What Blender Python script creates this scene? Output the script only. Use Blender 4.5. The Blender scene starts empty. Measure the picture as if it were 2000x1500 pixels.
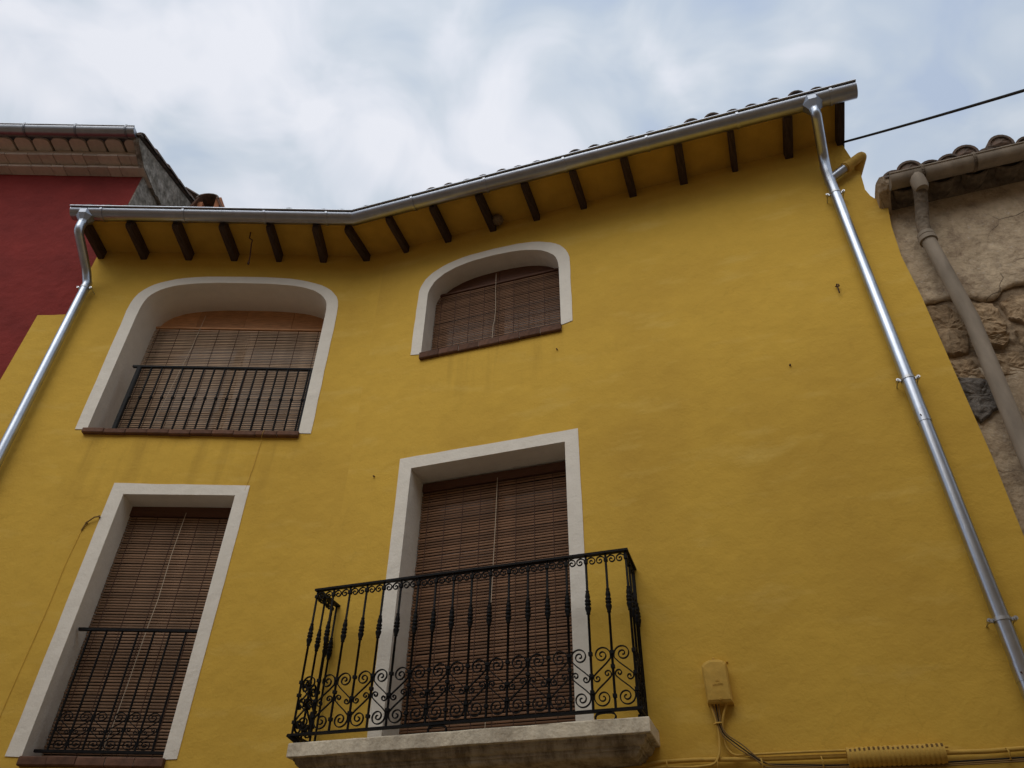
import bpy, bmesh, math, random
from mathutils import Vector, Matrix
random.seed(7)
R_ = math.radians
sc = bpy.context.scene
COL = sc.collection

# ------------------------------------------------------------------ camera
cam = bpy.data.cameras.new('camera'); camo = bpy.data.objects.new('camera', cam); COL.objects.link(camo)
cam.sensor_fit = 'HORIZONTAL'; cam.sensor_width = 36.0; cam.lens = 36.0 * 1489 / 2000
cam.clip_start = 0.05; cam.clip_end = 600
p_, r_ = R_(38.92), R_(0.996)
F = Vector((0, math.cos(p_), math.sin(p_))); X0 = Vector((1, 0, 0)); U0 = X0.cross(F)
Xc = math.cos(r_) * X0 + math.sin(r_) * U0; Uc = -math.sin(r_) * X0 + math.cos(r_) * U0
camo.matrix_world = Matrix(((Xc.x, Uc.x, -F.x, 0), (Xc.y, Uc.y, -F.y, 0), (Xc.z, Uc.z, -F.z, 1.6), (0, 0, 0, 1)))
sc.camera = camo

# ------------------------------------------------------------------ exposure / sun / world
sc.view_settings.view_transform = 'Standard'; sc.view_settings.look = 'None'
sc.view_settings.exposure = 0.0; sc.view_settings.gamma = 1.0
sc.view_settings.use_curve_mapping = False
SUN_EL, SUN_AZ = R_(47), R_(205)           # high sun over the street, veiled by cloud
sun = bpy.data.lights.new('sun', 'SUN'); sun.energy = 1.3; sun.angle = R_(50); sun.color = (1.0, 0.96, 0.9)
suno = bpy.data.objects.new('sun', sun); COL.objects.link(suno)
sd = Vector((math.sin(SUN_AZ) * math.cos(SUN_EL), math.cos(SUN_AZ) * math.cos(SUN_EL), math.sin(SUN_EL)))
suno.rotation_euler = sd.to_track_quat('Z', 'Y').to_euler(); suno.location = sd * 60

world = bpy.data.worlds.new('World'); sc.world = world; world.use_nodes = True
nt = world.node_tree; nt.nodes.clear()
def N(tree, typ, **kw):
    n = tree.nodes.new(typ)
    for k, v in kw.items(): setattr(n, k, v)
    return n
wo = N(nt, 'ShaderNodeOutputWorld'); mixs = N(nt, 'ShaderNodeMixShader')
sky = N(nt, 'ShaderNodeTexSky', sky_type='NISHITA', sun_disc=False, sun_elevation=SUN_EL, sun_rotation=SUN_AZ)
bsky = N(nt, 'ShaderNodeBackground'); bsky.inputs['Strength'].default_value = 0.11
nt.links.new(sky.outputs[0], bsky.inputs['Color'])
tc = N(nt, 'ShaderNodeTexCoord'); sep = N(nt, 'ShaderNodeSeparateXYZ'); nt.links.new(tc.outputs['Generated'], sep.inputs[0])
mz = N(nt, 'ShaderNodeMath', operation='ADD'); mz.inputs[1].default_value = 0.45; nt.links.new(sep.outputs['Z'], mz.inputs[0])
mx0 = N(nt, 'ShaderNodeMath', operation='MAXIMUM'); mx0.inputs[1].default_value = 0.4; nt.links.new(mz.outputs[0], mx0.inputs[0]); mz = mx0
dv = N(nt, 'ShaderNodeVectorMath', operation='DIVIDE'); cz = N(nt, 'ShaderNodeCombineXYZ')
for i in range(3): nt.links.new(mz.outputs[0], cz.inputs[i])
nt.links.new(tc.outputs['Generated'], dv.inputs[0]); nt.links.new(cz.outputs[0], dv.inputs[1])   # point on a cloud layer
def cloud_noise(scale, detail, off, rough=0.5, dist=0.0):
    mp = N(nt, 'ShaderNodeMapping'); mp.inputs['Location'].default_value = off
    nt.links.new(dv.outputs[0], mp.inputs['Vector'])
    n = N(nt, 'ShaderNodeTexNoise'); n.inputs['Scale'].default_value = scale; n.inputs['Detail'].default_value = detail
    n.inputs['Roughness'].default_value = rough; n.inputs['Distortion'].default_value = dist
    nt.links.new(mp.outputs[0], n.inputs['Vector']); return n.outputs['Fac']
n1 = cloud_noise(3.4, 3.0, (3.869, 9.002, 2.094), 0.5, 0.4)
n2 = cloud_noise(8.5, 4.0, (4.165, 17.25, 0.743), 0.5, 0.5)
n3 = cloud_noise(1.1, 2.0, (2.925, 8.861, 1.023), 0.4, 0.0)
def mad(a, k, b):
    m = N(nt, 'ShaderNodeMath', operation='MULTIPLY_ADD'); m.inputs[1].default_value = k
    nt.links.new(a, m.inputs[0])
    if hasattr(b, 'node'): nt.links.new(b, m.inputs[2])
    else: m.inputs[2].default_value = b
    return m.outputs[0]
tot = mad(n1, 1.25, mad(n2, 0.95, mad(n3, 0.7, -0.985)))
rmp = N(nt, 'ShaderNodeValToRGB'); el = rmp.color_ramp.elements
el[0].position = 0.22; el[0].color = (0.50, 0.595, 0.755, 1)
el[1].position = 0.70; el[1].color = (0.90, 0.92, 0.985, 1)
for q, c_ in ((0.36, (0.575, 0.66, 0.775)), (0.49, (0.685, 0.75, 0.835)), (0.59, (0.80, 0.84, 0.92))):
    e = el.new(q); e.color = (*c_, 1)
nt.links.new(tot, rmp.inputs[0])
bcl = N(nt, 'ShaderNodeBackground'); bcl.inputs['Strength'].default_value = 1.0
lum = mad(sep.outputs['Z'], 0.40, 0.64)
grad = N(nt, 'ShaderNodeVectorMath', operation='SCALE'); nt.links.new(rmp.outputs[0], grad.inputs[0]); nt.links.new(lum, grad.inputs['Scale'])
nt.links.new(grad.outputs[0], bcl.inputs['Color'])
mixs.inputs[0].default_value = 0.92
nt.links.new(bsky.outputs[0], mixs.inputs[1]); nt.links.new(bcl.outputs[0], mixs.inputs[2]); nt.links.new(mixs.outputs[0], wo.inputs[0])

# ------------------------------------------------------------------ frames: u along the wall, w out of the wall, v up
KX, KY = -1.689, 6.0
YR = R_(-18.56)
FL = Matrix.Translation((KX, KY, 0))
FR = Matrix.Translation((KX, KY, 0)) @ Matrix.Rotation(YR, 4, 'Z')
FW = Matrix.Identity(4)
TB = math.tan(-YR / 2)
def P(u, w, v): return Vector((u, -w, v))
WM = {}
def put(o, parent, M):
    COL.objects.link(o); WM[o.name] = M
    if parent is not None:
        o.parent = parent; o.matrix_basis = WM[parent.name].inverted() @ M
    else: o.matrix_basis = M
    return o
def tag(o, label=None, cat=None, group=None, kind=None):
    if label: o['label'] = label
    if cat: o['category'] = cat
    if group: o['group'] = group
    if kind: o['kind'] = kind
    return o
def empty(name, M): 
    o = bpy.data.objects.new(name, None); o.empty_display_size = 0.1
    return put(o, None, M)
def T(u, w, v): return Matrix.Translation(P(u, w, v))

class MB:
    def __init__(s): s.v = []; s.f = []; s.sm = []; s.uv = {}
    def add(s, verts, faces, smooth=False):
        b = len(s.v); s.v += [Vector(p) for p in verts]
        for f in faces: s.f.append([b + i for i in f]); s.sm.append(smooth)
    def box(s, u0, u1, w0, w1, v0, v1):
        a = [P(u, w, v) for v in (v0, v1) for w in (w0, w1) for u in (u0, u1)]
        s.add(a, [(0, 2, 3, 1), (4, 5, 7, 6), (0, 1, 5, 4), (2, 6, 7, 3), (0, 4, 6, 2), (1, 3, 7, 5)])
    def prism(s, poly, u0, u1, smooth=False):     # poly of (w,v), swept along u
        n = len(poly)
        a = [P(u0, w, v) for w, v in poly] + [P(u1, w, v) for w, v in poly]
        fs = [(i, (i + 1) % n, n + (i + 1) % n, n + i) for i in range(n)]
        s.add(a, fs, smooth); s.add(a[:n], [tuple(range(n))[::-1]]); s.add(a[n:], [tuple(range(n))])
    def plate(s, poly, w0, w1):                    # poly of (u,v), thick from w0 to w1
        n = len(poly)
        a = [P(u, w0, v) for u, v in poly] + [P(u, w1, v) for u, v in poly]
        s.add(a, [(i, (i + 1) % n, n + (i + 1) % n, n + i) for i in range(n)] + [tuple(range(n))[::-1], tuple(range(n, 2 * n))])
    def tube(s, pts, r, n=8, closed=False, smooth=True, caps=True, ry=None, up=None):
        pts = [Vector(p) for p in pts]; m = len(pts)
        rs = r if isinstance(r, (list, tuple)) else [r] * m
        tg = []
        for i in range(m):
            if closed: t = pts[(i + 1) % m] - pts[i - 1]
            else: t = pts[min(i + 1, m - 1)] - pts[max(i - 1, 0)]
            tg.append(t.normalized())
        ref = Vector(up) if up else (Vector((0, 0, 1)) if abs(tg[0].z) < 0.9 else Vector((1, 0, 0)))
        nx = (ref - tg[0] * ref.dot(tg[0])).normalized()
        vs = []
        for i in range(m):
            if up: nx = Vector(up) - tg[i] * Vector(up).dot(tg[i])
            else: nx = nx - tg[i] * nx.dot(tg[i])
            nx.normalize(); ny = tg[i].cross(nx)
            for k in range(n):
                a = 2 * math.pi * (k + 0.5) / n
                vs.append(pts[i] + nx * (math.cos(a) * rs[i]) + ny * (math.sin(a) * (rs[i] if ry is None else ry)))
        fs = []
        for i in range(m if closed else m - 1):
            j = (i + 1) % m
            for k in range(n): fs.append((i * n + k, i * n + (k + 1) % n, j * n + (k + 1) % n, j * n + k))
        s.add(vs, fs, smooth)
        if caps and not closed:
            s.add(vs[:n], [tuple(range(n))[::-1]]); s.add(vs[-n:], [tuple(range(n))])
    def lathe(s, prof, n=10, c=(0, 0, 0), smooth=True):   # prof of (radius, height)
        c = Vector(c); vs = []
        for r, h in prof:
            for k in range(n):
                a = 2 * math.pi * (k + 0.5) / n; vs.append(c + Vector((r * math.cos(a), r * math.sin(a), h)))
        fs = [(i * n + k, i * n + (k + 1) % n, (i + 1) * n + (k + 1) % n, (i + 1) * n + k) for i in range(len(prof) - 1) for k in range(n)]
        s.add(vs, fs, smooth)
        s.add(vs[:n], [tuple(range(n))[::-1]]); s.add(vs[-n:], [tuple(range(n))])
    def xform(s, M): s.v = [M @ p for p in s.v]; return s
    def mesh(s, name, mat):
        me = bpy.data.meshes.new(name); me.from_pydata([tuple(p) for p in s.v], [], s.f)
        for p, q in zip(me.polygons, s.sm): p.use_smooth = q
        bm = bmesh.new(); bm.from_mesh(me); bmesh.ops.recalc_face_normals(bm, faces=bm.faces[:]); bm.to_mesh(me); bm.free()
        if mat: me.materials.append(mat)
        return me
    def build(s, name, mat, parent=None, Fm=FW, center=True):
        if center and s.v:
            lo = Vector([min(p[i] for p in s.v) for i in range(3)]); hi = Vector([max(p[i] for p in s.v) for i in range(3)])
            c = (lo + hi) / 2; c.z = lo.z
        else: c = Vector((0, 0, 0))
        s.v = [p - c for p in s.v]
        o = bpy.data.objects.new(name, s.mesh(name, mat))
        return put(o, parent, Fm @ Matrix.Translation(c))
def inst(me, name, parent, M, scale=None):
    o = bpy.data.objects.new(name, me)
    if scale: M = M @ Matrix.Diagonal((*scale, 1))
    return put(o, parent, M)
def fillet(pts, rad, n=6):
    pts = [Vector(p) for p in pts]; out = [pts[0]]
    for i in range(1, len(pts) - 1):
        a, b, c = pts[i - 1], pts[i], pts[i + 1]
        d1 = (a - b); d2 = (c - b); r = min(rad, d1.length * 0.48, d2.length * 0.48)
        s_ = b + d1.normalized() * r; e_ = b + d2.normalized() * r
        for k in range(n + 1):
            t = k / n; out.append(s_ * (1 - t) ** 2 + b * (2 * t * (1 - t)) + e_ * t ** 2)
    out.append(pts[-1]); return out

# ------------------------------------------------------------------ materials
def mat(name, col, rough=0.8, metal=0.0, var=0.0, vscale=6.0, col2=None, bump=0.0, bscale=60.0, bdist=0.004, rnd=0.0, coord='Object', spec=None, stretch=None, layers=()):
    m = bpy.data.materials.new(name); m.use_nodes = True; t = m.node_tree
    b = t.nodes['Principled BSDF']; b.inputs['Roughness'].default_value = rough; b.inputs['Metallic'].default_value = metal
    if spec is not None: b.inputs['Specular IOR Level'].default_value = spec
    tcn = N(t, 'ShaderNodeTexCoord'); vec = tcn.outputs[coord]
    def mapped(st, off=(0, 0, 0)):
        mp = N(t, 'ShaderNodeMapping'); mp.inputs['Scale'].default_value = st; mp.inputs['Location'].default_value = off
        t.links.new(vec, mp.inputs['Vector']); return mp.outputs[0]
    def noise(scale, detail=5, st=(1, 1, 1), off=(0, 0, 0), rough_=0.55):
        n = N(t, 'ShaderNodeTexNoise'); n.inputs['Scale'].default_value = scale; n.inputs['Detail'].default_value = detail
        n.inputs['Roughness'].default_value = rough_
        t.links.new(mapped(st, off), n.inputs['Vector']); return n.outputs['Fac']
    def ramp(f, a, b_):
        mr = N(t, 'ShaderNodeMapRange'); mr.inputs[1].default_value = a; mr.inputs[2].default_value = b_
        t.links.new(f, mr.inputs[0]); return mr.outputs[0]
    def mix(fac, c1, c2, mode='MIX'):
        mx = N(t, 'ShaderNodeMix', data_type='RGBA', blend_type=mode)
        if hasattr(fac, 'node'): t.links.new(fac, mx.inputs[0])
        else: mx.inputs[0].default_value = fac
        for i, c in ((6, c1), (7, c2)):
            if hasattr(c, 'node'): t.links.new(c, mx.inputs[i])
            else: mx.inputs[i].default_value = (*c, 1)
        return mx.outputs[2]
    c = N(t, 'ShaderNodeRGB'); c.outputs[0].default_value = (*col, 1); cur = c.outputs[0]
    if col2 is not None:
        cur = mix(ramp(noise(vscale, 6, stretch or (1, 1, 1)), 0.35, 0.65), cur, col2)
    if var > 0:
        f = ramp(noise(vscale * 2.3, 6, stretch or (1, 1, 1), (5, 3, 1)), 0.3, 0.7)
        g = N(t, 'ShaderNodeMapRange'); g.inputs[3].default_value = 1 - var; g.inputs[4].default_value = 1 + var
        t.links.new(f, g.inputs[0]); hs = N(t, 'ShaderNodeHueSaturation'); t.links.new(g.outputs[0], hs.inputs['Value']); t.links.new(cur, hs.inputs['Color']); cur = hs.outputs[0]
    if rnd > 0:
        oi = N(t, 'ShaderNodeObjectInfo'); g = N(t, 'ShaderNodeMapRange'); g.inputs[3].default_value = 1 - rnd; g.inputs[4].default_value = 1 + rnd
        t.links.new(oi.outputs['Random'], g.inputs[0]); hs = N(t, 'ShaderNodeHueSaturation'); t.links.new(g.outputs[0], hs.inputs['Value']); t.links.new(cur, hs.inputs['Color']); cur = hs.outputs[0]
    env = dict(t=t, b=b, vec=vec, mapped=mapped, noise=noise, ramp=ramp, mix=mix)
    for fn in layers: cur = fn(env, cur)
    t.links.new(cur, b.inputs['Base Color'])
    if bump > 0:
        bn = N(t, 'ShaderNodeBump'); bn.inputs['Strength'].default_value = bump; bn.inputs['Distance'].default_value = bdist
        t.links.new(noise(bscale, 6, stretch or (1, 1, 1)), bn.inputs['Height'])
        prev = bn
        if 'bump2' in env or True:
            b2 = N(t, 'ShaderNodeBump'); b2.inputs['Strength'].default_value = bump; b2.inputs['Distance'].default_value = bdist * 6
            t.links.new(noise(bscale / 9, 4, stretch or (1, 1, 1), (2, 9, 4)), b2.inputs['Height'])
            t.links.new(bn.outputs[0], b2.inputs['Normal']); prev = b2
        t.links.new(prev.outputs[0], b.inputs['Normal'])
    return m

def math_node(t, op, a, b_=None, c=None):
    n = N(t, 'ShaderNodeMath', operation=op)
    for i, x in enumerate((a, b_, c)):
        if x is None: continue
        if hasattr(x, 'node'): t.links.new(x, n.inputs[i])
        else: n.inputs[i].default_value = x
    return n.outputs[0]
# rain runs under sills: UV of the wall is (u, v) in metres; the right wing carries u + 10
def drips(u0, u1, vtop, length, amount=0.5):
    def fn(e, cur):
        t = e['t']; sp = N(t, 'ShaderNodeSeparateXYZ'); t.links.new(e['vec'], sp.inputs[0])
        U, V = sp.outputs[0], sp.outputs[1]
        a = math_node(t, 'MULTIPLY', e['ramp'](U, u0 - 0.05, u0 + 0.12), e['ramp'](U, u1 + 0.05, u1 - 0.12))
        d = math_node(t, 'MULTIPLY', e['ramp'](V, vtop - length, vtop - 0.02), math_node(t, 'LESS_THAN', V, vtop))
        st = e['ramp'](e['noise'](7.0, 3, (1, 0.10, 1), (u0, 0, 0)), 0.48, 0.72)
        f = math_node(t, 'MULTIPLY', math_node(t, 'MULTIPLY', a, d), math_node(t, 'MULTIPLY', st, amount))
        return e['mix'](f, cur, (0.30, 0.175, 0.035))
    return fn
def patches(e, cur):
    cur = e['mix'](e['ramp'](e['noise'](0.9, 5, (1, 0.8, 1), (3, 1, 0)), 0.45, 0.75), cur, (0.565, 0.345, 0.060))
    cur = e['mix'](e['ramp'](e['noise'](2.6, 6, (0.5, 1.6, 1), (1, 7, 0), 0.65), 0.55, 0.8), cur, (0.70, 0.475, 0.115))
    t = e['t']; nz = N(t, 'ShaderNodeTexNoise'); nz.inputs['Scale'].default_value = 2.2; nz.inputs['Detail'].default_value = 6
    t.links.new(e['vec'], nz.inputs['Vector'])
    ad = N(t, 'ShaderNodeVectorMath', operation='MULTIPLY_ADD'); ad.inputs[1].default_value = (0.5, 0.5, 0.5)
    t.links.new(nz.outputs['Color'], ad.inputs[0]); t.links.new(e['vec'], ad.inputs[2])
    vo = N(t, 'ShaderNodeTexVoronoi', feature='DISTANCE_TO_EDGE'); vo.inputs['Scale'].default_value = 0.75; t.links.new(ad.outputs[0], vo.inputs['Vector'])
    f = math_node(t, 'MULTIPLY', e['ramp'](vo.outputs['Distance'], 0.004, 0.0005), e['ramp'](e['noise'](1.1, 2, (1, 1, 1), (9, 4, 2)), 0.50, 0.62))
    cur = e['mix'](math_node(t, 'MULTIPLY', f, 0.10), cur, (0.24, 0.13, 0.02))
    return e['mix'](math_node(e['t'], 'MULTIPLY', e['ramp'](e['noise'](5.0, 8, (1, 0.3, 1), (4, 4, 0), 0.7), 0.60, 0.8), 0.35), cur, (0.45, 0.27, 0.05))
M = {}
M['yellow'] = mat('yellow_stucco', (0.655, 0.41, 0.068), 0.95, var=0.03, vscale=3.0, bump=0.42, bscale=45, bdist=0.005, coord='UV', spec=0.12,
                  layers=(patches, drips(-2.40, -0.33, 5.71, 0.95, 0.45), drips(10.83, 12.27, 6.50, 0.8, 0.4), drips(-1.78, -0.74, 2.84, 0.5, 0.7)))
M['yellow_obj'] = mat('yellow_paint', (0.56, 0.345, 0.07), 0.8, var=0.12, vscale=8, bump=0.2, bscale=60, spec=0.25)
M['yellow_soffit'] = mat('yellow_soffit_paint', (0.56, 0.34, 0.06), 0.95, var=0.10, vscale=2.5, bump=0.5, bscale=40, spec=0.1)
def grime(e, cur):
    return e['mix'](math_node(e['t'], 'MULTIPLY', e['ramp'](e['noise'](3.0, 7, (1, 1, 0.35), (2, 2, 5), 0.7), 0.52, 0.85), 0.25), cur, (0.55, 0.49, 0.39))
M['white'] = mat('white_limewash', (0.80, 0.745, 0.645), 0.92, var=0.03, vscale=4, bump=0.5, bscale=45, bdist=0.004, spec=0.15, layers=(grime,))
M['red'] = mat('red_paint', (0.25, 0.040, 0.034), 0.95, col2=(0.20, 0.035, 0.031), var=0.08, vscale=1.6, bump=0.6, bscale=60, bdist=0.006, spec=0.1)
M['greyrender'] = mat('grey_render', (0.36, 0.32, 0.27), 0.95, col2=(0.17, 0.15, 0.12), var=0.35, vscale=9, bump=1.0, bscale=30, bdist=0.012, spec=0.1)
M['cornice'] = mat('pale_clay', (0.60, 0.495, 0.405), 0.9, var=0.10, vscale=6, bump=0.3, bscale=80, rnd=0.10, spec=0.15)
M['terracotta'] = mat('terracotta', (0.165, 0.085, 0.055), 0.9, col2=(0.115, 0.064, 0.045), var=0.18, vscale=9, bump=0.4, bscale=60, rnd=0.2, spec=0.15)
M['tile'] = mat('weathered_roof_tile', (0.19, 0.13, 0.10), 0.92, col2=(0.10, 0.092, 0.08), var=0.25, vscale=8, bump=0.6, bscale=40, rnd=0.25, spec=0.15)
M['wood_dark'] = mat('dark_stained_timber', (0.072, 0.045, 0.033), 0.8, col2=(0.045, 0.027, 0.019), var=0.4, vscale=5, bump=0.5, bscale=30, stretch=(14, 1, 14), rnd=0.15, spec=0.25)
M['board'] = mat('varnished_board', (0.54, 0.27, 0.125), 0.6, var=0.28, vscale=4, bump=0.2, bscale=24, stretch=(1, 10, 12), rnd=0.16, spec=0.2)
M['board_dark'] = mat('dark_board', (0.115, 0.052, 0.030), 0.65, var=0.2, vscale=4, bump=0.2, bscale=24, stretch=(1, 10, 12), spec=0.25)
M['frame_shade'] = mat('shade_toned_window_timber', (0.022, 0.014, 0.010), 0.8, var=0.2, vscale=4, spec=0.1)  # near-black colour stands in for the shade seen between the blind slats
M['slat_tan'] = mat('tan_slat', (0.52, 0.36, 0.235), 0.7, var=0.22, vscale=1.8, stretch=(2, 20, 20), rnd=0.22, spec=0.2)
M['slat_red'] = mat('russet_slat', (0.20, 0.106, 0.058), 0.7, var=0.22, vscale=1.8, stretch=(2, 20, 20), rnd=0.22, spec=0.2)
M['slat_brown'] = mat('brown_slat', (0.235, 0.14, 0.083), 0.7, var=0.22, vscale=1.8, stretch=(2, 20, 20), rnd=0.22, spec=0.2)
M['string'] = mat('blind_string', (0.085, 0.040, 0.025), 0.9)
M['cord'] = mat('pale_cord', (0.55, 0.45, 0.33), 0.9)
M['iron'] = mat('black_iron', (0.0075, 0.007, 0.007), 0.55, var=0.3, vscale=20, bump=0.2, bscale=120, spec=0.12)
M['glass'] = mat('dark_glass', (0.012, 0.012, 0.013), 0.12, spec=0.3)
def zincl(e, cur):
    return e['mix'](e['ramp'](e['noise'](14, 7, (1, 1, 1), (3, 3, 3), 0.7), 0.45, 0.7), cur, (0.40, 0.42, 0.455))
def zincl2(e, cur):
    return e['mix'](math_node(e['t'], 'MULTIPLY', e['ramp'](e['noise'](7, 6, (1, 1, 0.25), (3, 7, 3), 0.7), 0.52, 0.7), 0.6), cur, (0.36, 0.39, 0.44))
M['zinc'] = mat('galvanised_steel', (0.44, 0.465, 0.515), 0.32, metal=1.0, var=0.12, vscale=2, bump=0.10, bscale=5, bdist=0.004, layers=(zincl,))
M['zinc_bright'] = mat('bright_galvanised_steel', (0.50, 0.54, 0.605), 0.36, metal=1.0, var=0.12, vscale=3, bump=0.08, bscale=6, bdist=0.003, layers=(zincl2,))
M['zinc_matt'] = mat('matt_galvanised_steel', (0.36, 0.39, 0.44), 0.5, metal=1.0, var=0.1, vscale=6)
M['zinc_dark'] = mat('dull_galvanised_steel', (0.24, 0.25, 0.27), 0.45, metal=1.0, var=0.1, vscale=3)
M['dark_gutter'] = mat('grey_gutter_steel', (0.36, 0.37, 0.39), 0.38, metal=1.0, var=0.08, vscale=3)
def slabstain(e, cur):
    t = e['t']
    cur = e['mix'](e['ramp'](e['noise'](2.2, 7, (1.6, 1, 0.5), (1, 0, 0), 0.7), 0.45, 0.75), cur, (0.45, 0.39, 0.30))
    f = math_node(t, 'MULTIPLY', e['ramp'](e['noise'](6.0, 8, (1.5, 1.0, 0.45), (8, 1, 3), 0.75), 0.42, 0.60), 0.95)
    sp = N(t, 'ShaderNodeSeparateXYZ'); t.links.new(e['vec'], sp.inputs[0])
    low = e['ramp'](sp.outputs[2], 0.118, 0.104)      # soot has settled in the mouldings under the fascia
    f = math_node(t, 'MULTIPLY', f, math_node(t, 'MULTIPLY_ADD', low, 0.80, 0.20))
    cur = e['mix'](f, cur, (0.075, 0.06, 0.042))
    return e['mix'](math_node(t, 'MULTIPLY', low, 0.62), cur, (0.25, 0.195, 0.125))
M['slab'] = mat('weathered_cast_stone', (0.77, 0.68, 0.515), 0.95, var=0.08, vscale=8, bump=0.7, bscale=40, bdist=0.007, spec=0.1, layers=(slabstain,))
def plast(e, cur):
    t = e['t']
    cur = e['mix'](e['ramp'](e['noise'](1.6, 7, (1, 1, 0.6), (0, 2, 0), 0.7), 0.42, 0.66), cur, (0.36, 0.27, 0.18))
    cur = e['mix'](math_node(t, 'MULTIPLY', e['ramp'](e['noise'](9, 9, (1, 1, 0.7), (5, 2, 1), 0.75), 0.5, 0.66), 0.8), cur, (0.24, 0.175, 0.12))
    return e['mix'](math_node(t, 'MULTIPLY', e['ramp'](e['noise'](26, 8, (1, 1, 1), (1, 2, 8), 0.7), 0.58, 0.72), 0.8), cur, (0.60, 0.52, 0.43))
def cracks(e, cur):
    t = e['t']; nz = N(t, 'ShaderNodeTexNoise'); nz.inputs['Scale'].default_value = 3.0; nz.inputs['Detail'].default_value = 5
    t.links.new(e['vec'], nz.inputs['Vector'])
    ad = N(t, 'ShaderNodeVectorMath', operation='MULTIPLY_ADD'); ad.inputs[1].default_value = (0.22, 0.22, 0.22)
    t.links.new(nz.outputs['Color'], ad.inputs[0]); t.links.new(e['vec'], ad.inputs[2])
    vo = N(t, 'ShaderNodeTexVoronoi', feature='DISTANCE_TO_EDGE'); vo.inputs['Scale'].default_value = 1.5; t.links.new(ad.outputs[0], vo.inputs['Vector'])
    f = math_node(t, 'MULTIPLY', e['ramp'](vo.outputs['Distance'], 0.008, 0.002), e['ramp'](e['noise'](1.5, 3, (1, 1, 1), (4, 2, 6)), 0.48, 0.60))
    return e['mix'](f, cur, (0.075, 0.055, 0.037))
M['plaster'] = mat('eroded_lime_plaster', (0.52, 0.41, 0.28), 0.97, var=0.16, vscale=6, bump=1.0, bscale=26, bdist=0.012, spec=0.08, layers=(plast, cracks))
M['rubble'] = mat('rubble_mortar', (0.33, 0.245, 0.16), 0.97, col2=(0.19, 0.135, 0.085), var=0.3, vscale=6, bump=1.0, bscale=16, bdist=0.03, spec=0.08)
M['stone'] = mat('ochre_stone', (0.38, 0.275, 0.17), 0.95, col2=(0.26, 0.175, 0.10), var=0.32, vscale=6, bump=1.0, bscale=20, bdist=0.022, rnd=0.18, spec=0.1)
M['stone_grey'] = mat('grey_stone', (0.16, 0.14, 0.12), 0.95, var=0.4, vscale=10, bump=1.0, bscale=18, bdist=0.03, spec=0.1)
M['cement_pipe'] = mat('fibre_cement', (0.33, 0.275, 0.215), 0.9, col2=(0.26, 0.215, 0.165), var=0.16, vscale=5, bump=0.4, bscale=40, stretch=(1, 1, 0.3), spec=0.15)
M['cement_dark'] = mat('mossy_cement', (0.21, 0.165, 0.12), 0.95, col2=(0.12, 0.095, 0.07), var=0.3, vscale=8, bump=0.9, bscale=30, bdist=0.012, spec=0.1)
M['cable_black'] = mat('black_cable', (0.022, 0.018, 0.014), 0.75, spec=0.2)
M['cable_brown'] = mat('brown_cable', (0.22, 0.135, 0.05), 0.8, spec=0.15)
M['rust'] = mat('rusty_iron', (0.075, 0.035, 0.02), 0.9, var=0.3, vscale=40, bump=0.5, bscale=120)
M['nest'] = mat('dry_mud', (0.20, 0.14, 0.08), 1.0, var=0.3, vscale=20, bump=1.0, bscale=50, bdist=0.01)
M['brick'] = mat('orange_brick', (0.42, 0.17, 0.08), 0.95, var=0.15, vscale=10, bump=0.5, bscale=60, rnd=0.15)
M['asphalt'] = mat('street_paving', (0.29, 0.23, 0.165), 0.95, var=0.15, vscale=4, bump=0.4, bscale=40)
M['paving'] = mat('paving_stone', (0.26, 0.235, 0.2), 0.9, var=0.15, vscale=4, bump=0.4, bscale=50)
M['beige'] = mat('beige_render', (0.50, 0.37, 0.22), 0.95, var=0.08, vscale=2, bump=0.3, bscale=60)
M['clamp'] = mat('clamp_steel', (0.50, 0.51, 0.53), 0.42, metal=1.0)

# ------------------------------------------------------------------ ground
g = MB(); g.add([(-150, -150, 0), (150, -150, 0), (150, 150, 0), (-150, 150, 0)], [(0, 1, 2, 3)])
tag(g.build('street', M['asphalt'], None), kind='structure')
def pave(Fm, u0, u1):
    b = MB(); b.box(u0, u1, 0.0, 1.1, 0.004, 0.12); o = b.build('pavement', M['paving'], None, Fm); tag(o, kind='structure')
pave(FL, -14, -0.2); pave(FR, 0.2, 14)

# unseen row behind the viewpoint, added to darken the lower wall and tint reflections
opp = tag(empty('unseen_row_house', Matrix.Translation((0, -2.2, 0))), 'unseen beige row across the narrow street, added to shade the lower fronts', 'house')
b = MB(); b.box(-16, 18, 2.2, 8.2, 0.0, 9.2); b.build('wall', M['beige'], opp)
b = MB(); b.prism([(1.85, 9.2), (1.85, 9.35), (5.2, 10.4), (8.5, 9.35), (8.5, 9.2)], -16, 18); b.build('roof', M['tile'], opp)
for k in range(-5, 6):
    b = MB(); b.box(k * 2.9 - 0.5, k * 2.9 + 0.5, 2.14, 2.2, 5.9, 7.6); w_ = b.build('window', M['board_dark'], opp)
    b = MB(); b.box(k * 2.9 - 0.44, k * 2.9 + 0.44, 2.12, 2.14, 6.0, 7.5); b.build('pane', M['glass'], w_)

# ------------------------------------------------------------------ the yellow house
house = tag(empty('yellow_house', FL), 'yellow stuccoed house whose long front bends inwards, with white window bands and dark rafters', 'house')

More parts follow.
